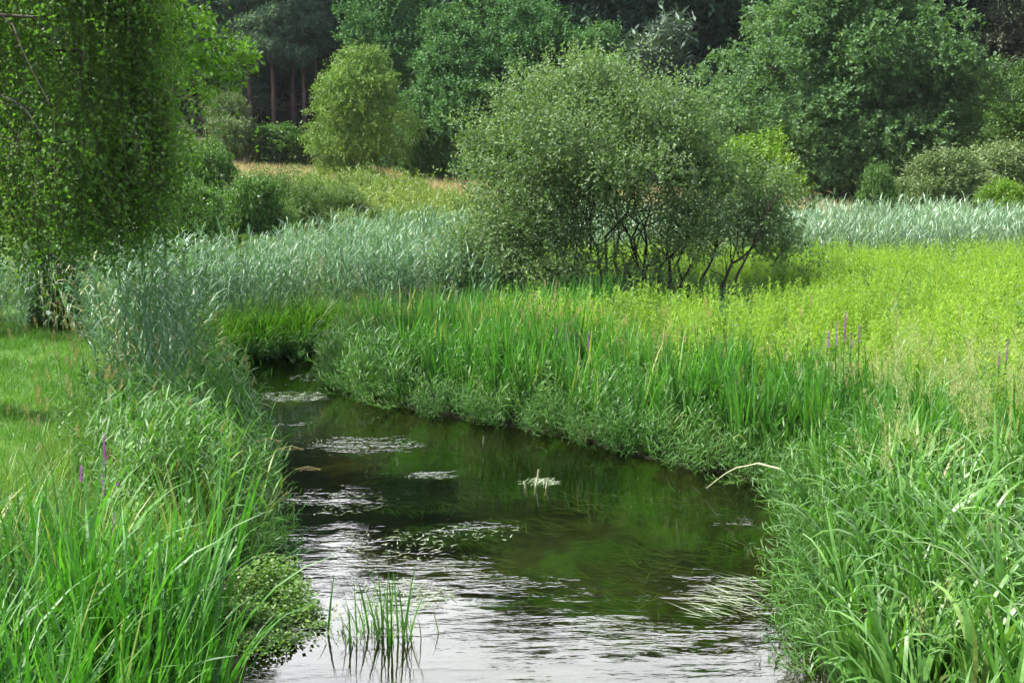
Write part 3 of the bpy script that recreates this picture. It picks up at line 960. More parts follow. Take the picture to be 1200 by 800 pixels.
# ------------------------------------------------------------------ the willow bush in the middle
BY = 24.6
bush_lobes = []
for px, py, rx, ry, dy, dens in [
        (602, 245, 62, 62, -0.5, 1), (572, 292, 42, 44, -0.8, 1), (592, 178, 50, 52, 0, 1), (640, 128, 58, 48, 0, 1), (700, 104, 58, 42, 0.2, 1),
        (765, 132, 58, 48, 0, 1), (690, 172, 90, 56, -1.3, 1), (810, 165, 36, 42, 0, 0.8), (648, 222, 55, 48, -1.5, 1), (735, 205, 62, 40, -1.4, 0.9),
        (700, 150, 100, 60, 1.3, 1), (640, 220, 80, 60, 1.4, 0.7), (870, 232, 52, 38, 0, 1), (902, 262, 32, 30, 0.1, 0.6), (822, 238, 42, 38, -0.6, 0.9),
        (690, 262, 60, 34, -1.1, 0.5), (760, 255, 50, 36, 0.4, 0.45), (596, 330, 55, 24, -1.0, 0.8), (850, 280, 60, 28, -0.5, 0.5), (660, 300, 50, 30, -1.2, 0.45), (840, 200, 48, 36, 0.3, 0.9), (800, 285, 50, 28, -0.3, 0.4),
        (560, 318, 40, 34, -0.6, 0.8), (612, 338, 60, 22, -1.3, 0.7), (680, 330, 60, 22, -1.4, 0.5), (745, 318, 60, 24, -1.2, 0.45), (895, 300, 40, 22, 0, 0.6), (585, 215, 48, 48, 0.4, 0.9)]:
    p = at(px, py, BY + dy)
    k = BY / 1400
    bush_lobes.append((p[0], p[1], p[2], rx * k, min(rx, 60) * k, ry * k, dens))
bc = at(690, 345, BY)
bz = float(terrain(bc[0], BY))
bush = thing('willow_bush', (bc[0], BY, bz), 'large rounded grey green willow bush with many dark stems standing at the meadow edge', 'bush')
off = np.array([bc[0], BY, bz])
r = np.random.default_rng(71)
g = Geo()
lo = np.array([q[:6] for q in bush_lobes])
big = lo
sub, wgt = [], []
for q in bush_lobes:                                                  # leaf clumps on every limb's end
    for i in range(int(15 * q[6] ** 1.6 * max(q[3], 0.7)) + 1):
        u = ball(1, r)[0]
        k_ = r.uniform(0.45, 1.0)
        h = r.uniform(0.22, 0.48)
        sub.append((q[0] + u[0] * q[3] * k_, q[1] + u[1] * q[4] * k_, q[2] + u[2] * q[5] * k_, h * 1.2, h * 1.2, h * 0.8))
        wgt.append(h * h)
lo = np.array(sub)
wgt = np.array(wgt)
n = 12800
k = r.choice(len(lo), n, p=wgt / wgt.sum())
u = ball(n, r)
rad = 0.3 + 0.7 * r.random(n) ** 0.55
P = lo[k, :3] + u * lo[k, 3:6] * rad[:, None]
P[:, 2] = np.maximum(P[:, 2], bz + 0.3)
D = unit(u * 0.75 + np.array([0, 0, 0.55]) + r.normal(0, 0.4, (n, 3)))
V, F, A = shoots(P - off, D, r.uniform(0.2, 0.5, n), 9, 0.080, 0.045, 0.05, upn=0.6, svar=np.clip(0.6 * r.random(n) + 0.4 * r.random(len(lo))[k], 0, 1), r=r, jit=0.05)
g.add(V, F, A)
lo = big
m_ = 170                                                             # long leaders past the outline
k = r.integers(0, 16, m_)
u = ball(m_, r)
u[:, 2] = np.abs(u[:, 2])
V, F, A = shoots(lo[k, :3] + u * lo[k, 3:6] * 0.95 - off, unit(u * 0.7 + np.array([0, 0, 0.6])), r.uniform(0.5, 0.9, m_), 13, 0.08, 0.042, 0.1, upn=0.6, r=r, jit=0.03)
g.add(V, F, A)
link('crown', g.mesh('crown', M['willow'], smooth=False), bush)
stems = [(655, 338, 0), (640, 336, 2), (668, 340, 3), (680, 338, 4), (700, 338, 5), (715, 336, 6), (735, 338, 9), (752, 334, 7), (770, 330, 5), (790, 330, 14),
         (806, 326, 12), (830, 330, 13), (660, 340, 1), (648, 338, 17), (690, 336, 11), (725, 334, 10), (782, 326, 7), (760, 336, 16), (845, 322, 12)]
for i, (px, py, li) in enumerate(stems):
    b = at(px, py + 20, BY + r.uniform(-0.9, 0.9))
    b[2] = float(terrain(b[0], b[1])) - 0.05
    tip = lo[li, :3] + r.normal(0, 0.35, 3) * [1, 1, 0.6]
    s = Geo()
    path = bent(b, tip, 9, 0.10, 0.05 if li in (1, 17, 12, 13) else 0.02, r)
    path -= off
    tube(s, path, np.linspace(r.uniform(0.022, 0.042), 0.009, 9), k=6)
    for j in range(9):
        q0 = path[r.integers(2, 8)]
        d = unit((path[-1] - path[0]) * 0.5 / np.linalg.norm(path[-1] - path[0]) + ball(1, r)[0] * 0.7 + [0, 0, 0.25])
        tube(s, bent(q0, q0 + d * r.uniform(0.5, 1.3), 5, 0.12, 0, r), np.linspace(0.016, 0.005, 5), k=4)
    link('stem', s.mesh('stem', M['darkbark']), bush)

# ------------------------------------------------------------------ the birch and the oak on the left
r = np.random.default_rng(81)
BX, BYY = -7.3, 13.3
bz = float(terrain(BX, BYY))
birch = thing('birch_tree', (BX, BYY, bz), 'near birch with a curtain of drooping bright green leaves hanging over the left bank', 'tree')
off = np.array([BX, BYY, bz])
s = Geo()
tube(s, bent((0, 0, -0.2), (0.3, 0, 8.4), 10, 0.02, 0, r), np.linspace(0.20, 0.03, 10))
link('trunk', s.mesh('trunk', M['birchbark']), birch)
for (z0, p1) in [(3.1, at(95, 58, 12.21)), (2.9, at(60, 140, 12.03)), (3.4, at(150, 20, 12.95)), (2.7, at(125, 150, 13.51)), (4.2, at(120, -60, 12.40)), (4.6, at(40, -120, 13.32)),
                 (5.2, at(130, -160, 13.13)), (3.6, at(40, 20, 11.47)), (5.6, at(-60, -220, 12.58)), (2.6, at(20, 120, 11.65)), (3.4, at(-300, 60, 13.32)), (3.0, at(-260, 170, 13.51)), (4.4, at(-320, -60, 12.95))]:
    s = Geo()
    path = bent((0.05, 0, z0), p1 - off, 9, 0.05, 0.10, r)
    tube(s, path, np.linspace(0.055, 0.012, 9), k=6)
    for j in range(8):
        q0 = path[r.integers(3, 9)]
        tube(s, bent(q0, q0 + np.array([r.normal(0.15, 0.3), r.normal(0, 0.3), r.uniform(-0.9, 0.1)]), 5, 0.08, 0.1, r), np.linspace(0.012, 0.004, 5), k=4)
    link('branch', s.mesh('branch', M['birchbark'] if z0 < 3.0 else M['darkbark']), birch)
lob = []
for px, py, rx, ry, Y in [(40, 40, 90, 80, 13.2), (110, 60, 70, 70, 14.0), (150, 120, 38, 60, 14.3), (90, 160, 85, 80, 13.6), (30, 180, 80, 70, 12.9), (140, 190, 45, 50, 14.5),
                          (60, 240, 70, 55, 14.0), (115, 250, 45, 45, 14.6), (20, -60, 110, 80, 13.4), (120, -40, 60, 60, 13.8), (60, -150, 110, 70, 14), 
                          (-60, -80, 110, 90, 14.4), (150, 10, 42, 50, 14.0), (-20, -230, 110, 60, 14.2), (165, 70, 24, 50, 14.2), (-80, 60, 80, 80, 13.6), (-90, 180, 80, 70, 13.8), (-180, 20, 100, 90, 14.2), (-190, 160, 90, 80, 14.4), (-290, 60, 80, 90, 14.4), (-200, -120, 120, 80, 14.4), (-300, 190, 60, 60, 14.6), (176, 120, 16, 40, 14.6), (178, 165, 24, 40, 14.8), (186, 215, 14, 30, 15.0), (196, 140, 20, 60, 15.0), (190, 20, 24, 40, 14.8), (204, 190, 12, 30, 15.2), (160, 235, 22, 25, 14.8), (140, 285, 14, 14, 14.8), (185, 60, 16, 30, 14.5), (100, 285, 30, 30, 14.4), (50, 275, 40, 30, 13.6), (10, 250, 40, 40, 13.0)]:
    Y *= 0.925
    p = at(px, py, Y)
    k_ = Y / 1400
    lob.append((*p, rx * k_, (0.30 if px > 135 else 0.6) * k_ * min(rx, 90), ry * k_))
lo = np.array(lob)
n = 6200
wgt = lo[:, 3] * lo[:, 5]
k = r.choice(len(lo), n, p=wgt / wgt.sum())
sub = lo[k % len(lo), :3]
cl = [(*(q[:3] + ball(1, r)[0] * q[3:6] * r.uniform(0.2, 1.05)), i) for i, q in enumerate(lo) for _ in range(max(3, int((6 if q[0] / q[1] * 1400 + 600 > 135 or q[0] / q[1] * 1400 + 600 < -50 else 14) * q[3] * q[5])))]
cl = np.array(cl)                                                    # sprays: each a bunch of hanging twigs
kc = r.integers(0, len(cl), n)
P = cl[kc, :3] + r.normal(0, 1, (n, 3)) * [0.22, 0.22, 0.2] * np.where(r.random((len(cl), 1)) < 0.3, 2.2, 1.0)[kc] + [0, 0, 0.4]
P[:, 2] = np.maximum(P[:, 2], 2.35 + (1.3 * r.random(len(cl)) ** 1.5)[kc] + 0.2 * r.random(n))
P[:, 0] = np.where(P[:, 0] / P[:, 1] * 1400 + 600 > 200, P[:, 0] - 0.5, P[:, 0])
D = unit(np.array([0.12, 0, -1.0]) + r.normal(0, 0.22, (n, 3)))
g = Geo()
Ls = r.uniform(0.35, 1.0, n) * (0.6 + 0.8 * r.random(len(cl))[kc])
V, F, A = shoots(P - off, D, Ls, 13, 0.052, 0.041, 0.0, upn=0.3, spread=0.7, svar=np.clip(0.55 * r.random(n) + 0.45 * r.random(len(cl))[kc], 0, 1), r=r, jit=0.045)
g.add(V, F, A)
# the hanging twigs themselves
V, F, A, _ = blades(P - off, np.arctan2(D[:, 1], D[:, 0]), Ls, np.arccos(D[:, 2]), 0.0, 0.006, 2, np.full(n, 0.3))
g.add(V, F, A, 1)
link('crown', g.mesh('crown', [M['birch'], M['darkbark']], smooth=False), birch)

ox, oy = at(142, 200, 18.5)[0], 18.5
oz = float(terrain(ox, oy))
oak = thing('oak_tree', (ox, oy, oz), 'oak behind the birch, one leafy branch reaching out right against the pine wood', 'tree')
off = np.array([ox, oy, oz])
s = Geo()
tube(s, bent((0, 0, -0.2), (-0.4, 0.1, 6.6), 9, 0.03, 0, r), np.linspace(0.16, 0.03, 9))
link('trunk', s.mesh('trunk', M['darkbark']), oak)
g = Geo()
olobes = [(205, 30, 26, 22), (225, 62, 30, 16), (250, 85, 32, 15), (275, 72, 15, 14), (200, 85, 25, 16), (240, 50, 18, 14), (190, 55, 25, 20), (235, 95, 25, 10),
          (170, 20, 35, 30), (120, 0, 60, 50), (60, -40, 80, 60), (150, -60, 60, 50), (100, 120, 60, 60), (150, 215, 40, 45), (110, 240, 50, 40), (185, 180, 22, 20)]
lo = []
for px, py, rx, ry in olobes:
    Y = oy - 0.3 + r.normal(0, 0.4)
    lo.append((*at(px, py, Y), rx / 1400 * Y, min(rx, 50) / 1400 * Y, ry / 1400 * Y))
lo = np.array(lo)
for (z0, tx, ty) in [(3.6, 282, 78), (4.0, 215, 22), (3.4, 245, 98)]:
    s = Geo()
    path = bent((-0.1, 0, z0 - 0.3), at(tx, ty, oy - 0.3) - off, 9, 0.06, 0.03, r)
    tube(s, path, np.linspace(0.06, 0.01, 9), k=6)
    for j in range(8):
        q0 = path[r.integers(2, 9)]
        tube(s, bent(q0, q0 + np.array([r.uniform(0, 0.5), r.normal(0, 0.2), r.uniform(-0.15, 0.45)]), 5, 0.08, 0, r), np.linspace(0.014, 0.004, 5), k=4)
    link('branch', s.mesh('branch', M['darkbark']), oak)
n = 1500
wgt = lo[:, 3] * lo[:, 5] + 0.03
k = r.choice(len(lo), n, p=wgt / wgt.sum())
u = ball(n, r)
P = lo[k, :3] + u * lo[k, 3:6] * (0.3 + 0.7 * r.random(n) ** 0.5)[:, None]
D = unit(u * 0.6 + np.array([0.4, 0, 0.3]) + r.normal(0, 0.4, (n, 3)))
V, F, A = shoots(P - off, D, r.uniform(0.2, 0.4, n), 9, 0.10, 0.06, 0.05, r=r, jit=0.08)
g.add(V, F, A)
link('crown', g.mesh('crown', M['oak'], smooth=False), oak)

# ------------------------------------------------------------------ grass and herb pieces
def tuft_blades(n, rad, L, lean, curl, w, seg, mat, seed, g=1.6):
    global rng
    keepr, rng = rng, np.random.default_rng(seed)
    a = rng.uniform(0, 2 * pi, n)
    rr = rad * np.sqrt(rng.random(n))
    az = a + rng.normal(0, 0.9, n)
    V, F, A, _ = blades(np.column_stack([rr * np.cos(a), rr * np.sin(a), 0 * a]), az, rng.uniform(*L, n), rng.uniform(*lean, n), rng.uniform(*curl, n) * rng.choice([1, 1, 0.35], n), rng.uniform(*w, n), seg, g=g)
    me = mk_mesh('tuft', V, F, M[mat], A)
    rng = keepr
    return me


def leafy(nst, rad, H, lean, nl, lL, lw, llean, lcurl, mats, seed, seg=3, stemw=0.006, start=0.15, taper=0.6, head=None, spiral=True):
    """stems with leaves along them; head: None or a function(geo, tips, dirs)"""
    global rng
    keepr, rng = rng, np.random.default_rng(seed)
    g = Geo()
    a = rng.uniform(0, 2 * pi, nst)
    rr = rad * np.sqrt(rng.random(nst))
    base = np.column_stack([rr * np.cos(a), rr * np.sin(a), 0 * a])
    az = a + rng.normal(0, 1.0, nst)
    Hs = rng.uniform(*H, nst)
    ln = rng.uniform(*lean, nst)
    sv = rng.random(nst)
    V, F, A, P = blades(base, az, Hs, ln, rng.uniform(0, 0.25, nst), stemw, 4, sv, roll=rng.uniform(-1.5, 1.5, nst), point=0.3)
    g.add(V, F, A)
    s = np.linspace(start, 1.0, nl)[None] + rng.normal(0, 0.02, (nst, nl))
    s = np.clip(s, 0.02, 1.0)
    f = s * 4
    i0 = np.minimum(f.astype(int), 3)
    fr = (f - i0)[..., None]
    ix = np.arange(nst)[:, None]
    lp = P[ix, i0] * (1 - fr) + P[ix, i0 + 1] * fr
    phi = (np.arange(nl)[None] * 2.4 if spiral else np.arange(nl)[None] * pi) + rng.uniform(0, 6.28, (nst, 1)) + rng.normal(0, 0.45, (nst, nl))
    Lf = rng.uniform(*lL, (nst, nl)) * (1 - taper * np.abs(s - 0.55))
    V, F, A, _ = blades(lp.reshape(-1, 3), phi.ravel(), Lf.ravel(), rng.uniform(*llean, nst * nl), rng.uniform(*lcurl, nst * nl), rng.uniform(*lw, nst * nl), seg,
                        np.clip(0.5 * np.repeat(sv, nl) + 0.5 * rng.random(nst * nl), 0, 1))
    g.add(V, F, A)
    if head:
        head(g, P[:, -1], unit(P[:, -1] - P[:, -2]))
    me = g.mesh('plant', [M[q] for q in mats])
    rng = keepr
    return me


def panicle_head(size=0.2, nb=34, slot=1, w=0.0045):
    def f(g, tips, dirs):
        for t, d in zip(tips, dirs):
            s = rng.random(nb)
            b = t[None] + d[None] * (s[:, None] * size - size * 0.3)
            az = rng.uniform(0, 2 * pi, nb)
            V, F, A, P = blades(b, az, size * rng.uniform(0.25, 0.6, nb) * (1.15 - s), rng.uniform(0.5, 1.1, nb), rng.uniform(0, 0.5, nb), w * 0.5, 2)
            g.add(V, F, A, slot)
            e = P[:, 1:].reshape(-1, 3)
            e = np.concatenate([e, (P[:, 1] + P[:, 2]) / 2])
            m2 = len(e)
            V, F, A, _ = blades(e, rng.uniform(0, 2 * pi, m2), 0.022, rng.uniform(0.3, 1.4, m2), 0, w * 1.5, 1)
            g.add(V, F, A, slot)
    return f


def spike_head(size=0.13, nb=60, rad=0.012, slot=1):
    def f(g, tips, dirs):
        for t, d in zip(tips, dirs):
            s = rng.random(nb)
            a = rng.uniform(0, 2 * pi, nb)
            rr = rad * np.sin(np.clip(s, 0.05, 1) * pi) ** 0.5
            b = t[None] + d[None] * (s[:, None] * size - 0.02) + np.column_stack([rr * np.cos(a), rr * np.sin(a), 0 * a])
            V, F, A, _ = blades(b, a, 0.022, rng.uniform(0.1, 0.6, nb), 0, 0.006, 1)
            g.add(V, F, A, slot)
    return f


iris_kit = kit('upright_sedge_tuft', [tuft_blades(12, 0.12, (0.75, 1.15), (0.02, 0.22), (0.05, 0.9), (0.026, 0.042), 6, 'sedge', 110 + i) for i in range(6)])
sedge_kit = kit('sedge_tuft', [tuft_blades(16, 0.10, (0.7, 1.15), (0.03, 0.28), (0.15, 1.3), (0.018, 0.036), 6, 'sedge', 100 + i) for i in range(6)])
broad_kit = kit('broad_tuft', [tuft_blades(14, 0.10, (0.65, 1.15), (0.02, 0.22), (0.9, 2.9), (0.024, 0.044), 9, 'sweetgrass', 120 + i, 2.3) for i in range(6)])
rough_kit = kit('rough_tuft', [tuft_blades(26, 0.12, (0.3, 0.65), (0.1, 0.6), (0.2, 1.2), (0.004, 0.009), 4, 'roughgrass', 140 + i) for i in range(5)])
bright_kit = kit('bright_tuft', [tuft_blades(22, 0.13, (0.35, 0.7), (0.1, 0.6), (0.3, 1.8), (0.010, 0.02), 5, 'lawn', 150 + i) for i in range(4)])
lawn_kit = kit('lawn_tuft', [tuft_blades(34, 0.12, (0.05, 0.12), (0.1, 0.8), (0.1, 1.0), (0.003, 0.006), 2, 'lawn', 160 + i) for i in range(4)])
straw_kit = kit('straw_tuft', [tuft_blades(30, 0.35, (0.35, 0.7), (0.05, 0.5), (0.1, 0.8), (0.015, 0.03), 2, 'straw', 180 + i) for i in range(3)])
canary_kit = kit('canary_tuft', [leafy(6, 0.10, (0.55, 0.85), (0.05, 0.45), 7, (0.16, 0.30), (0.012, 0.021), (0.35, 0.9), (0.3, 1.3), ['canary'], 200 + i, 4, 0.005, 0.2, spiral=False) for i in range(6)])
reed_kit = kit('reed_clump', [leafy(5, 0.22, (1.55, 2.1), (0.02, 0.16), 13, (0.34, 0.58), (0.022, 0.037), (0.2, 0.7), (0.5, 1.9), ['reed'], 220 + i, 4, 0.008, 0.2, spiral=False) for i in range(8)] +
               [leafy(4, 0.25, (1.4, 2.0), (0.02, 0.22), 8, (0.3, 0.5), (0.014, 0.024), (0.3, 0.9), (0.8, 2.2), ['oldreed'], 231, 4, 0.008, 0.2, spiral=False)])
pale_kit = kit('pale_reed_clump', [leafy(9, 0.4, (1.3, 1.9), (0.02, 0.2), 11, (0.35, 0.6), (0.025, 0.045), (0.15, 0.6), (0.4, 1.6), ['palereed'], 240 + i, 3, 0.012, 0.2, spiral=False) for i in range(4)])
meadow_kit = kit('meadow_herb', [leafy(9, 0.24, (0.6, 0.98), (0.02, 0.25), 30, (0.06, 0.10), (0.011, 0.019), (0.5, 1.2), (0.1, 0.8), ['meadow'], 260 + i, 2, 0.006, 0.25) for i in range(6)])
nettle_kit = kit('shade_herb', [leafy(8, 0.22, (0.5, 0.95), (0.02, 0.25), 20, (0.08, 0.13), (0.025, 0.04), (0.7, 1.3), (0.1, 0.7), ['nettle'], 280 + i, 2, 0.006, 0.25) for i in range(4)])
slope_kit = kit('slope_herb', [leafy(12, 0.5, (0.5, 1.0), (0.05, 0.4), 14, (0.14, 0.24), (0.03, 0.05), (0.4, 1.2), (0.1, 0.8), ['slope'], 300 + i, 2, 0.012, 0.2) for i in range(4)])
weed_kit = kit('meadow_weed', [leafy(6, 0.2, (0.8, 1.15), (0.02, 0.25), 20, (0.08, 0.14), (0.016, 0.03), (0.5, 1.2), (0.1, 0.8), [['limeshrub', 'nettle', 'thicket'][i]], 290 + i, 2, 0.007, 0.25) for i in range(3)])
panicle_kit = kit('panicle_grass', [leafy(5, 0.12, (0.95, 1.3), (0.02, 0.25), 5, (0.2, 0.35), (0.008, 0.014), (0.3, 0.8), (0.4, 1.4), ['sweetgrass', 'panicle'], 320 + i, 4, 0.005, 0.2, head=panicle_head(0.26, 40)) for i in range(4)])
seed_kit = kit('seed_spike_grass', [leafy(3, 0.10, (0.75, 1.0), (0.05, 0.35), 4, (0.15, 0.25), (0.008, 0.012), (0.3, 0.8), (0.4, 1.2), ['canary', 'seedhead'], 340 + i, 4, 0.004, 0.2, head=spike_head()) for i in range(3)])


# ------------------------------------------------------------------ where they grow
def fill(x0, x1, y0, y1, dens, cond):
    n = int((x1 - x0) * (y1 - y0) * dens)
    x, y = rng.uniform(x0, x1, n), rng.uniform(y0, y1, n)
    k = cond(x, y, stream_d(x, y))
    return np.column_stack([x[k], y[k]])


def reed_h(p):
    """the reeds stand tallest at the front of the bed"""
    return np.interp(p[:, 1], [14, 16.5, 19.5, 26, 32], [0.97, 0.86, 0.68, 0.70, 0.78]) * rng.uniform(0.86, 1.1, len(p))


def lawn_edge(y):
    """the lawn lies left of this x"""
    return np.interp(y, [6, 9.5, 10.5, 13.3, 15.5, 17.5, 19], [-6.5, -4.7, -4.1, -4.75, -5.55, -6.55, -7.0])


near_r = lambda x, y: (x > np.interp(y, [12, 15, 17, 20, 20.7, 22], [0.5, -1.5, -2.3, -3.0, -2.4, -0.3])) & (y < 21.2 + (np.minimum(x, 3) + 2.0) * 0.46)
right = lambda x, y: near_r(x, y) | ((x > 0.2) & (y > 22.0)) | (x > 3)
wob = lambda x, y: 0.35 * np.sin(x * 1.9 + y * 0.7) + 0.25 * np.sin(y * 2.7 - x)
bush_near = lambda x, y: np.hypot((x - 2.1) / 4.0, (y - 22.9) / 4.2)
blank = lambda x, y: ~(np.hypot(x, y + 0.0) < 3.5)

far_reed = lambda x, y: np.interp(600 + x / y * 1400, [150, 300, 400, 540], [23, 25.5, 30.5, 34]) + wob(x, y)
# left bank
scatter('sedge', 'tall bright green sedge blades on the near left bank', 'sedge',
        fill(-6.5, -1.2, 3.6, 9.6, 26, lambda x, y, d: (x < -0.225 * y) & (d > 0.0) & (y < 7.2 + 0.4 * wob(x, y)) & blank(x, y)), sedge_kit, (0.8, 1.12))
scatter('canary_grass', 'blue green leaning canary grass along the left water edge', 'grass',
        fill(-6, -1.5, 9.0, 19.0, 50, lambda x, y, d: (x < -1.5) & (d > -0.08) & (d < np.where(y > 12.9, 0.4, 0.95 + 0.9 * wob(x, y)))), canary_kit, (0.75, 1.15))
scatter('rough_grass', 'loose yellow green meadow grass between the lawn and the left bank', 'grass',
        fill(-8, -1.8, 6.8, 16.5, 46, lambda x, y, d: (x < -1.8) & (y < 13.4 + 0.5 * wob(x, y)) & (d > 0.35) & (x > lawn_edge(y) - 0.1 + 0.4 * wob(x, y))), rough_kit, (0.6, 1.15))
scatter('lawn', 'short mown grass of the path on the left', 'lawn',
        np.concatenate([fill(-16, -3.4, 6, 21, 60, lambda x, y, d: (x < lawn_edge(y) + 0.25) & (wob(x * 1.7, y * 1.3) + rng.normal(0, 0.3, len(x)) > -0.45)), fill(-16, -3.4, 6, 21, 26, lambda x, y, d: (x < lawn_edge(y) + 0.3) & (wob(x * 0.9 + 3, y * 0.8) > 0.1))]), lawn_kit, (0.6, 1.7), 0.15)
reed_pts = np.concatenate([
            fill(-9, -0.5, 13.0, 35, 8, lambda x, y, d: (d > np.where(y < 15.5, 0.42, 0.2)) & (~right(x, y) | (y > 30)) & (x > lawn_edge(y) + 0.15 + 0.3 * wob(x, y)) & ((x > -6.5) | (y > 21.5)) & ~((d < 0.75 + 0.4 * wob(x, y)) & (y > 19) & (x < -2.8)) & (y > 13.5 + 0.4 * wob(x, y)) & (y < far_reed(x, y))),
            fill(-16, -7.3, 19.2, 23, 7, lambda x, y, d: (y > 19.2 + 0.3 * wob(x, y)))])
scatter('reed_bed', 'blue green common reeds with arching leaves filling the left side behind the lawn', 'reeds', reed_pts, reed_kit, reed_h(reed_pts), 0.07)
scatter('bright_sedge', 'bright yellow green sedge at the bend of the stream below the reeds', 'sedge',
        fill(-6.2, -2.6, 18.6, 22.5, 60, lambda x, y, d: ~right(x, y) & (d > 0.0) & (d < 0.8 + 0.5 * wob(x, y)) & (y > 19.0)), bright_kit, (0.8, 1.35))
ed = fill(-5.2, 3.2, 7.2, 22, 60, lambda x, y, d: (d > -0.16) & (d < 0.22) & ((x > -0.2 * y) | (y > 9)))
e_ = 0.02
gxd = stream_d(ed[:, 0] + e_, ed[:, 1]) - stream_d(ed[:, 0] - e_, ed[:, 1])
gyd = stream_d(ed[:, 0], ed[:, 1] + e_) - stream_d(ed[:, 0], ed[:, 1] - e_)
scatter('overhanging_grass', 'grass leaning out from both banks and trailing over the water', 'grass', ed, canary_kit, (0.4, 0.7), 0.1,
        lean_az=np.arctan2(-gyd, -gxd) + rng.normal(0, 0.5, len(ed)), lean=rng.uniform(0.35, 1.0, len(ed)))
# right bank
scatter('canary_grass', 'dark lower grass drooping over the right water edge', 'grass',
        fill(-3.5, 3.5, 8.5, 21, 46, lambda x, y, d: right(x, y - 0.0) & (d > -0.10) & (d < 0.6 + 0.4 * wob(x, y)) & (x > -3.4)), canary_kit, (0.5, 0.82))
scatter('sedge', 'tall upright sedge standing behind the right water edge', 'sedge',
        fill(-3.5, 5, 9.5, 23, 20, lambda x, y, d: near_r(x, y) & (d > 0.18 + 0.25 * wob(x, y)) & (d < 3.0 + 0.6 * wob(x, y) - np.clip(x + 0.5, 0, 3) * 0.35)), iris_kit, (0.6, 0.98))
scatter('broad_grass', 'dense clump of broad arching grass blades on the near right bank', 'grass',
        fill(1.5, 9, 4.4, 11.4, 20, lambda x, y, d: (x > 1.5) & (d > 0.0) & (y < 10.6 + 0.5 * wob(x, y))), broad_kit, (0.72, 1.08))
scatter('seeding_grass', 'pale grass panicles gone to seed above the near right bank', 'grass',
        np.concatenate([fill(2.4, 8, 8.2, 12.8, 5, lambda x, y, d: (d > 0.5) & (wob(x * 0.8, y) > -0.15)), fill(3, 8, 5.5, 8.5, 1.2, lambda x, y, d: d > 1)]), panicle_kit, (0.75, 1.05))
scatter('seed_spikes', 'brown seed spikes of grass standing over both banks', 'grass',
        np.concatenate([fill(-3.5, 4, 9, 20, 1.8, lambda x, y, d: right(x, y) & (d > 0.2) & (d < 2.4)), fill(-6, -1.8, 9, 16.5, 2.6, lambda x, y, d: (x < -1.8) & (d > 0.1) & (d < 2.2))]), seed_kit, (0.8, 1.1))
scatter('meadow', 'sunlit yellow green meadow herbs spreading right of the willow bush', 'meadow',
        fill(-2, 24, 10.5, 32, 10, lambda x, y, d: right(x, y) & (d > 2.2 + 0.5 * wob(x, y) - np.clip(x + 0.5, 0, 3) * 0.3) & (bush_near(x, y) > 0.95 + 0.15 * wob(x, y)) & (y < 31 + 0.5 * wob(x, y)) & (y > 10.8)), meadow_kit, (0.7, 1.15))
scatter('meadow_weeds', 'taller mixed weeds standing in patches in the sunlit meadow', 'weeds',
        np.concatenate([fill(0, 24, 11, 31, 1.6, lambda x, y, d: right(x, y) & (d > 2.4) & (bush_near(x, y) > 1.1) & (wob(x * 0.6, y * 0.45) > 0.22)), fill(0, 24, 11, 31, 0.25, lambda x, y, d: right(x, y) & (d > 2.4) & (bush_near(x, y) > 1.1))]), weed_kit, (0.75, 1.15))
scatter('bank_herbs', 'broad leaved weeds mixed into the grass of both banks', 'weeds',
        np.concatenate([fill(-6.5, -1.8, 6.5, 15, 2.2, lambda x, y, d: (x < -1.8) & (d > 0.2) & (x > lawn_edge(y))), fill(-3, 6, 9, 20, 2.2, lambda x, y, d: near_r(x, y) & (d > 0.1) & (d < 3))]), nettle_kit, (0.5, 0.95))
scatter('shade_herbs', 'leafy herbs under the willow bush, their darker green standing in for its shade', 'herbs',  # the bush's shadow is put into the darker green of these herbs
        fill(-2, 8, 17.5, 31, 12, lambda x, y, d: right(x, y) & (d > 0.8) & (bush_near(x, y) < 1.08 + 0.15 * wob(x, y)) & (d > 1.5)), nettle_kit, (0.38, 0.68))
scatter('pale_reeds', 'pale silvery green reeds in a band beyond the bright meadow', 'reeds',
        fill(0.5, 36, 31, 40, 3.6, lambda x, y, d: (y > 31.3 + 0.5 * wob(x, y)) & (d > 0.3)), pale_kit, (0.68, 0.92), 0.06)
scatter('slope_herbs', 'olive and yellowish rough herbs on the slope above the reeds', 'herbs',
        fill(-24, 8, 24, 58, 2.6, lambda x, y, d: (y > np.minimum(far_reed(x, y) + 0.5, 60)) & (x < 0.1 * y) & (y < 52 + 6 * wob(x * 0.3, y * 0.3) - np.clip(x + 6, -8, 6) * 0.2)), slope_kit, (0.7, 1.2))
scatter('dry_grass', 'straw coloured dry grass on the hillside before the trees', 'grass',
        fill(-28, 22, 47, 74, 2.4, lambda x, y, d: y > 48 + 3 * wob(x * 0.3, y * 0.3)), straw_kit, (0.6, 1.1))

# ------------------------------------------------------------------ single plants and small things
def ground_at(px, py, z=0.3):
    """where the ray of a photo pixel meets height z"""
    a, b = (px - 600) / 1400, (400 - py) / 1400
    dy = cos(PITCH) + b * sin(PITCH)
    dz = -sin(PITCH) + b * cos(PITCH)
    t = (z - CAM_H) / dz
    return np.array([a * t, dy * t])


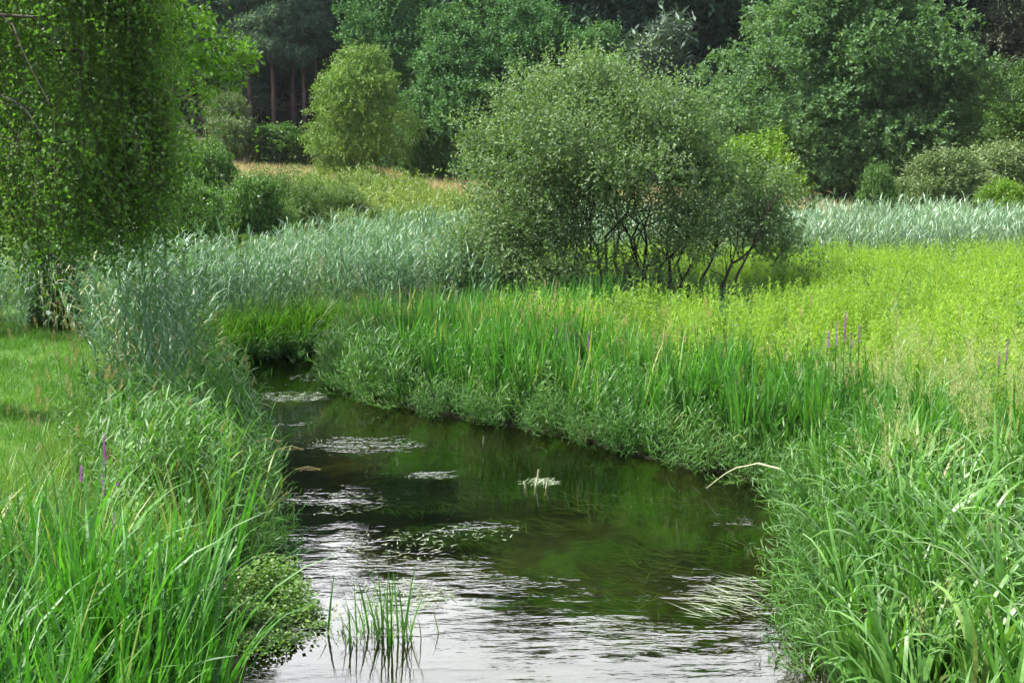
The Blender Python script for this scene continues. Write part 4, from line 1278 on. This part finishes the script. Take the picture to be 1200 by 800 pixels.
# clumps of iris on the banks
iris = [tuft_blades(34, 0.20, (0.85, 1.25), (0.02, 0.32), (0.05, 0.7), (0.026, 0.044), 7, 'sedge', 400 + i) for i in range(3)]
old = [tuft_blades(4, 0.18, (0.7, 0.95), (0.2, 0.45), (1.2, 2.3), (0.02, 0.03), 7, 'panicle', 410 + i) for i in range(3)]
for i, (px, py, sc, lab) in enumerate([
        (472, 474, 0.95, 'dark upright iris clump on the right bank where the stream narrows'),
        (706, 540, 1.0, 'iris clump with long bent blades standing at the right water edge'),
        (880, 548, 0.9, 'iris clump at the inner corner of the right bank'),
        (330, 612, 0.85, 'iris clump rising from the canary grass at the left water edge'),
        (262, 700, 1.0, 'iris clump just behind the watercress on the near left bank'),
        (600, 470, 0.9, 'iris clump among the sedge in the middle of the right bank')]):
    q = ground_at(px, py)
    for _ in range(40):                                  # keep the roots on the bank
        if float(stream_d(q[0], q[1])) > 0.22:
            break
        q = q + np.array([0.10 if px > 400 else -0.10, 0.05])
    t = thing('iris_clump', (*q, float(terrain(*q)) - 0.02), lab, 'plant', 'iris clumps on the banks', rng.uniform(0, 6.28), (sc, sc, sc))
    link('blade_fan', iris[i % 3], t)
    link('faded_blade', old[i % 3], t)


def purple_spike(name, px, py, Y, size, label, cat='flower', bare=0.0):
    """a loosestrife whose spike tip shows at photo pixel (px, py), at depth Y"""
    p = at(px, py, Y)
    z0 = float(terrain(p[0], Y))
    h = p[2] - z0
    rr = np.random.default_rng(int(px * 7 + py))
    t = thing(name, (p[0], Y, z0), label, cat, 'purple loosestrife on the banks')
    g = Geo()
    tube(g, bent((rr.normal(0, 0.05), rr.normal(0, 0.05), 0), (0, 0, h - size), 6, 0.03, 0, rr), np.linspace(0.006, 0.004, 6), k=5)
    link('stem', g.mesh('stem', M['nettle']), t)
    m_ = 26
    zz = rr.uniform(0.25, 1.0, m_) * (h - size)
    V, F, A, _ = blades(np.column_stack([0 * zz, 0 * zz, zz]), rr.uniform(0, 6.28, m_), rr.uniform(0.05, 0.10, m_), rr.uniform(0.6, 1.2, m_), 0.5, 0.018, 2)
    link('foliage', mk_mesh('foliage', V, F, M['nettle'], A), t)
    nb = int(300 * size / 0.2)
    s_ = rr.random(nb)
    a = rr.uniform(0, 6.28, nb)
    rad = (0.016 * (1 - 0.55 * s_)) * (0.6 + 0.4 * np.cos(s_ * 50))
    b = np.column_stack([rad * 0.4 * np.cos(a), rad * 0.4 * np.sin(a), h - size + s_ * size])
    V, F, A, _ = blades(b, a, rad + 0.006, rr.uniform(0.7, 1.6, nb), 0, 0.010, 1)
    link('flower_spike', mk_mesh('flower_spike', V, F, M['purple'], A), t)
    return t


purple_spike('purple_loosestrife', 122, 508, 8.9, 0.26, 'tallest purple flower spike on the left bank')
purple_spike('purple_loosestrife', 120, 556, 8.7, 0.16, 'purple flower spike right below the tallest one on the left bank')
purple_spike('purple_loosestrife', 95, 546, 9.0, 0.13, 'short purple flower spike on the lawn side of the tallest one')
purple_spike('purple_loosestrife', 137, 558, 8.8, 0.14, 'thin faded purple flower spike on the stream side of the tallest one')
purple_spike('purple_loosestrife', 134, 602, 8.0, 0.16, 'lowest purple flower spike, half sunk in the sedge of the left bank')
for px, py, sz, lab in [(971, 388, 0.16, 'leftmost short spike of the purple group at the meadow edge'), (981, 378, 0.24, 'thick dark spike of the purple group at the meadow edge'),
                        (991, 366, 0.30, 'tallest spike of the purple group at the meadow edge'), (998, 390, 0.14, 'lowest spike of the purple group at the meadow edge'),
                        (1007, 380, 0.18, 'rightmost spike of the purple group at the meadow edge'),
                        (1171, 412, 0.16, 'left spike of the purple pair among the pale panicles'), (1181, 400, 0.20, 'taller right spike of the purple pair among the pale panicles')]:
    purple_spike('purple_loosestrife', px, py, 11.8, sz, lab)
for px, py, lab in [(652, 384, 'left one of three faint purple spikes on the right bank sedge'), (664, 378, 'highest of three faint purple spikes on the right bank sedge'), (690, 388, 'last of three faint purple spikes on the right bank sedge')]:
    purple_spike('purple_loosestrife', px, py, 15.5, 0.26, lab)

# bent seed heads over the water on the left
for i, (px, py, Y, lab) in enumerate([(322, 515, 10.6, 'pale grass seed head leaning over the water, upper left one of three'), (348, 524, 10.4, 'nodding buff seed head furthest out over the water'),
                                      (368, 548, 10.2, 'small brown seed head low over the water'), (205, 448, 13.0, 'buff seed head in front of the reeds beside the lawn')]):
    p = at(px, py, Y)
    bx = p[0] - 0.45
    z0 = float(terrain(bx, Y))
    rr = np.random.default_rng(600 + i)
    t = thing('grass_seed_head', (bx, Y, z0), lab, 'grass', 'seed heads over the left bank')
    g = Geo()
    h = p[2] - z0
    path = np.array([[0, 0, 0], [0.05, 0, h * 0.4], [0.15, 0, h * 0.8], [0.28, 0, h * 0.98], [0.40, 0.0, h * 1.02], [0.50, 0, h * 0.98]])
    tube(g, path, np.linspace(0.004, 0.002, 6), k=4)
    link('stem', g.mesh('stem', M['panicle']), t)
    nb = 70
    s_ = rr.random(nb)
    b = path[3] + (path[5] - path[3]) * s_[:, None] + rr.normal(0, 0.006, (nb, 3))
    V, F, A, _ = blades(b, rr.uniform(-0.8, 0.8, nb), 0.028, rr.uniform(0.9, 1.9, nb), 0.2, 0.0045, 1)
    link('seed_spike', mk_mesh('seed_spike', V, F, M['seedhead'], A), t)

# big feathery panicles on the near right bank
for i, (px, py, Y, lab) in enumerate([(1078, 742, 6.3, 'feathery greenish seed panicle low on the near right bank'), (1112, 705, 6.5, 'open seed panicle just above the feathery one on the near right bank'),
                                      (1160, 636, 7.4, 'pale loose panicle at the far right among broad blades')]):
    p = at(px, py, Y)
    z0 = float(terrain(p[0], Y))
    h = p[2] - z0
    t = thing('grass_panicle', (p[0], Y, z0), lab, 'grass', 'seed panicles on the right bank')
    g = Geo()
    path = bent((0.05, 0, 0), (0, 0, h), 6, 0.02)
    tube(g, path, np.linspace(0.004, 0.002, 6), k=4)
    link('stem', g.mesh('stem', M['sweetgrass']), t)
    g = Geo()
    panicle_head(0.26, 60, 0, 0.004)(g, path[-1:], unit(path[-1:] - path[-2:-1]))
    link('panicle', g.mesh('panicle', M['panicle']), t)

# the tuft standing in the water and what drifts against it
rr = np.random.default_rng(700)
for nm, px, py, n_, L, rad, lab in [('water_grass', 462, 745, 16, (0.35, 0.75), 0.12, 'taller tuft of green blades standing in the near water'),
                                    ('water_grass', 415, 742, 14, (0.25, 0.5), 0.14, 'shorter thin tuft of blades in the water beside the watercress')]:
    q = ground_at(px, py, 0)
    t = thing(nm, (*q, -0.08), lab, 'grass')
    V, F, A, _ = blades(np.column_stack([rr.normal(0, rad * 0.8, n_), rr.normal(0, rad * 0.6, n_), 0 * np.ones(n_)]), rr.uniform(0, 6.28, n_), rr.uniform(*L, n_) + 0.08, rr.uniform(0.02, 0.3, n_), rr.uniform(0, 0.5, n_), rr.uniform(0.009, 0.019, n_), 6)
    link('blade_fan', mk_mesh('blade_fan', V, F, M['sedge'], A), t)
    m_ = 26
    V, F, A, _ = blades(np.column_stack([rr.normal(0, rad * 1.1, m_), rr.normal(0, rad * 0.8, m_), 0.05 * np.ones(m_)]), rr.uniform(0, 6.28, m_), rr.uniform(0.15, 0.32, m_), rr.uniform(0.1, 0.7, m_), rr.uniform(0, 1.0, m_), 0.009, 4)
    link('undergrowth', mk_mesh('undergrowth', V, F, M['roughgrass'], A), t)


def raft(name, label, spots, n_, L, w, mat, cat='water weed', z=0.006, az0=0.0, spread=1.2, lift=0.0):
    """thin leaves lying on the water; spots: (px, py, rx, ry) in photo pixels"""
    B = []
    for px, py, rx, ry in spots:
        k_ = int(n_ * rx * ry / sum(q[2] * q[3] for q in spots))
        a = rr.uniform(0, 6.28, k_)
        s_ = np.sqrt(rr.random(k_))
        for x_, y_ in zip(px + rx * s_ * np.cos(a), py + ry * s_ * np.sin(a)):
            B.append([*ground_at(x_, y_, 0), z + rr.uniform(0, 0.006)])
    B = np.array(B)
    B = B[stream_d(B[:, 0], B[:, 1]) < -0.02]
    m_ = len(B)
    V, F, A, _ = blades(B, az0 + rr.normal(0, spread, m_), rr.uniform(*L, m_), pi / 2 - rr.uniform(0, lift + 0.02, m_), rr.uniform(0, lift + 0.01, m_) * 1.2, rr.uniform(*w, m_), 3, roll=rr.uniform(-0.15, 0.15, m_))
    V[:, 2] = np.maximum(V[:, 2], z - 0.002) if z > 0 else np.minimum(V[:, 2], -0.015)
    o = link(name, mk_mesh(name, V, F, M[mat], A))
    return tag(o, label, cat)


raft('floating_leaf_mat', 'pale mat of drifting grass leaves around the tuft in the near water', [(400, 728, 75, 24), (330, 735, 45, 20), (470, 700, 60, 20)], 700, (0.03, 0.12), (0.004, 0.009), 'float', lift=0.08)['kind'] = 'stuff'
raft('trailing_grass', 'sunlit grass blades trailing in the current beside the right bank', [(850, 712, 45, 18), (880, 690, 30, 14)], 90, (0.12, 0.32), (0.005, 0.010), 'float', az0=2.8, spread=0.4, lift=0.15)
raft('floating_weed_raft', 'large whitish raft of broken weed in mid stream below the narrows', [(428, 521, 62, 8)], 260, (0.03, 0.10), (0.005, 0.012), 'float', lift=0.1)
raft('floating_weed_raft', 'thin whitish weed raft lying right of the large one', [(505, 559, 30, 3)], 90, (0.03, 0.10), (0.005, 0.012), 'float', lift=0.1)
raft('floating_weed', 'scattered flecks of floating weed close to the left bank', [(395, 590, 60, 14), (450, 640, 80, 20), (560, 625, 50, 10)], 330, (0.02, 0.09), (0.004, 0.010), 'float', lift=0.1)['kind'] = 'stuff'
raft('floating_weed_raft', 'weed raft at the far bend below the bright sedge', [(330, 465, 55, 6)], 170, (0.04, 0.12), (0.006, 0.014), 'float', lift=0.1)
raft('floating_weed_raft', 'small farthest weed raft close to the right bank of the bend', [(365, 443, 30, 4)], 90, (0.04, 0.12), (0.006, 0.014), 'float', lift=0.1)
raft('submerged_weed', 'olive strands of water weed just under the surface', [(720, 585, 90, 14), (800, 655, 100, 20), (700, 690, 90, 22), (860, 640, 40, 12), (640, 610, 60, 12), (790, 735, 90, 22), (560, 660, 60, 14)], 900, (0.12, 0.35), (0.008, 0.018), 'weed', z=-0.06, az0=2.9, spread=0.6, lift=0.2)['kind'] = 'stuff'

raft('green_weed', 'bright green beds of trailing weed under the clear water', [(455, 497, 70, 9), (480, 578, 60, 8), (620, 656, 55, 7), (640, 525, 120, 10), (560, 560, 90, 12), (520, 610, 70, 12), (690, 690, 40, 6), (780, 585, 80, 10)], 2600, (0.10, 0.3), (0.006, 0.014), 'algae', z=-0.13, az0=-1.0, spread=0.5, lift=0.25)['kind'] = 'stuff'

# broken reed stubs in mid stream
for i, (px, py, h, lab) in enumerate([(618, 572, 0.08, 'shortest pale broken reed stub on the small mid stream weed clump'), (627, 571, 0.19, 'tallest pale broken reed stub on the small mid stream weed clump'), (639, 572, 0.11, 'leaning reed stub of the small mid stream weed clump'),
                                      (565, 520, 0.09, 'white broken stalk sticking out of the water by the right bank')]):
    q = ground_at(px, py, 0)
    g = Geo()
    tube(g, bent((0, 0, -0.08), (rr.normal(0, 0.03), 0, h), 5, 0.05, 0, rr), np.linspace(0.013, 0.010, 5), k=6)
    o = link('reed_stub', g.mesh('reed_stub', M['bleached']), None, (*q, 0))
    tag(o, lab, 'reed stub')
raft('weed_clump', 'small pale tangle of weed in mid stream around the broken stubs', [(630, 566, 22, 4)], 80, (0.05, 0.14), (0.006, 0.010), 'float', lift=0.35)
# dry reed fallen over the water at the inner corner of the right bank
b0, b1 = np.array([*ground_at(915, 574, 0.25), 0.45]), np.array([*ground_at(828, 573, 0.05), 0.06])
g = Geo()
tube(g, bent(b0 - b0, b1 - b0, 8, 0.03, 0.12, rr), np.linspace(0.012, 0.006, 8), k=6)
o = link('fallen_reed', g.mesh('fallen_reed', M['bleached']), None, b0)
tag(o, 'dry pale reed fallen from the inner corner of the right bank onto the water', 'reed')

# watercress mound at the left edge
g = Geo()
c0 = ground_at(300, 722, 0)
nC = 5200
C = []
for px, py, rx, ry, h in [(318, 700, 30, 14, 0.30), (290, 712, 34, 16, 0.26), (345, 712, 24, 14, 0.20), (270, 735, 40, 18, 0.20), (310, 735, 30, 12, 0.15), (360, 722, 18, 9, 0.12),
                          (295, 760, 46, 14, 0.09), (335, 682, 20, 10, 0.20), (330, 752, 34, 8, 0.05), (372, 735, 14, 6, 0.04)]:
    q = ground_at(px, py, 0)
    k_ = q[1] / 1400
    m_ = int(nC * rx * h / 40)
    u = ball(m_, rr)
    u[:, 2] = np.abs(u[:, 2])
    s_ = rr.uniform(0.45, 1.15, m_)[:, None]
    C.append(np.array([q[0], q[1], 0]) + u * s_ * [rx * k_, ry * k_ * 2.4, h] + rr.normal(0, 0.02, (m_, 3)) * [1, 1, 0.6])
C = np.concatenate(C)
C[:, 2] = np.maximum(C[:, 2], 0.006)
dv = unit(ball(len(C), rr) * [1, 1, 0.4] + [0, 0, 0.25])
V, F = leaves(C - [*c0, 0], dv, unit(np.array([0, 0, 1.0]) + rr.normal(0, 0.4, (len(C), 3))), rr.uniform(0.022, 0.045, len(C)), rr.uniform(0.018, 0.034, len(C)))
g.add(V, F, rr.random(len(C)))
o = link('watercress', g.mesh('watercress', M['cress'], smooth=False), None, (*c0, 0))
tag(o, 'low mound of light green watercress spilling into the near water', 'watercress', None, 'stuff')

# a bindweed flower on a twig in the dark gap beside the lawn
p = at(57, 366, 17.6)
t = thing('bindweed', tuple(p), 'single white bindweed flower on a leafy twig in the dark gap beside the reeds', 'flower')
g = Geo()
V, F = leaves(np.zeros((5, 3)), np.column_stack([np.cos(np.arange(5) * 1.257), -0.6 + 0 * np.arange(5), np.sin(np.arange(5) * 1.257)]), np.tile([0, -1.0, 0], (5, 1)), np.full(5, 0.045), np.full(5, 0.055))
g.add(V, F, 0.5)
link('flower', g.mesh('flower', M['white'], smooth=False), t)
g = Geo()
tube(g, bent((-0.35, 0.05, 0.22), (0.45, 0.1, -0.35), 7, 0.05, 0, rr), 0.006, k=5)
n_ = 40
sx_ = rr.random(n_)
V, F = leaves(np.array([-0.35, 0.05, 0.22]) + sx_[:, None] * np.array([0.8, 0.05, -0.57]), unit(rr.normal(0, 1, (n_, 3))), unit(np.array([0, -0.5, 1]) + rr.normal(0, 0.4, (n_, 3))), np.full(n_, 0.07), np.full(n_, 0.04))
g.add(V, F, rr.random(n_))
link('twig', g.mesh('twig', M['thicket'], smooth=False), t)
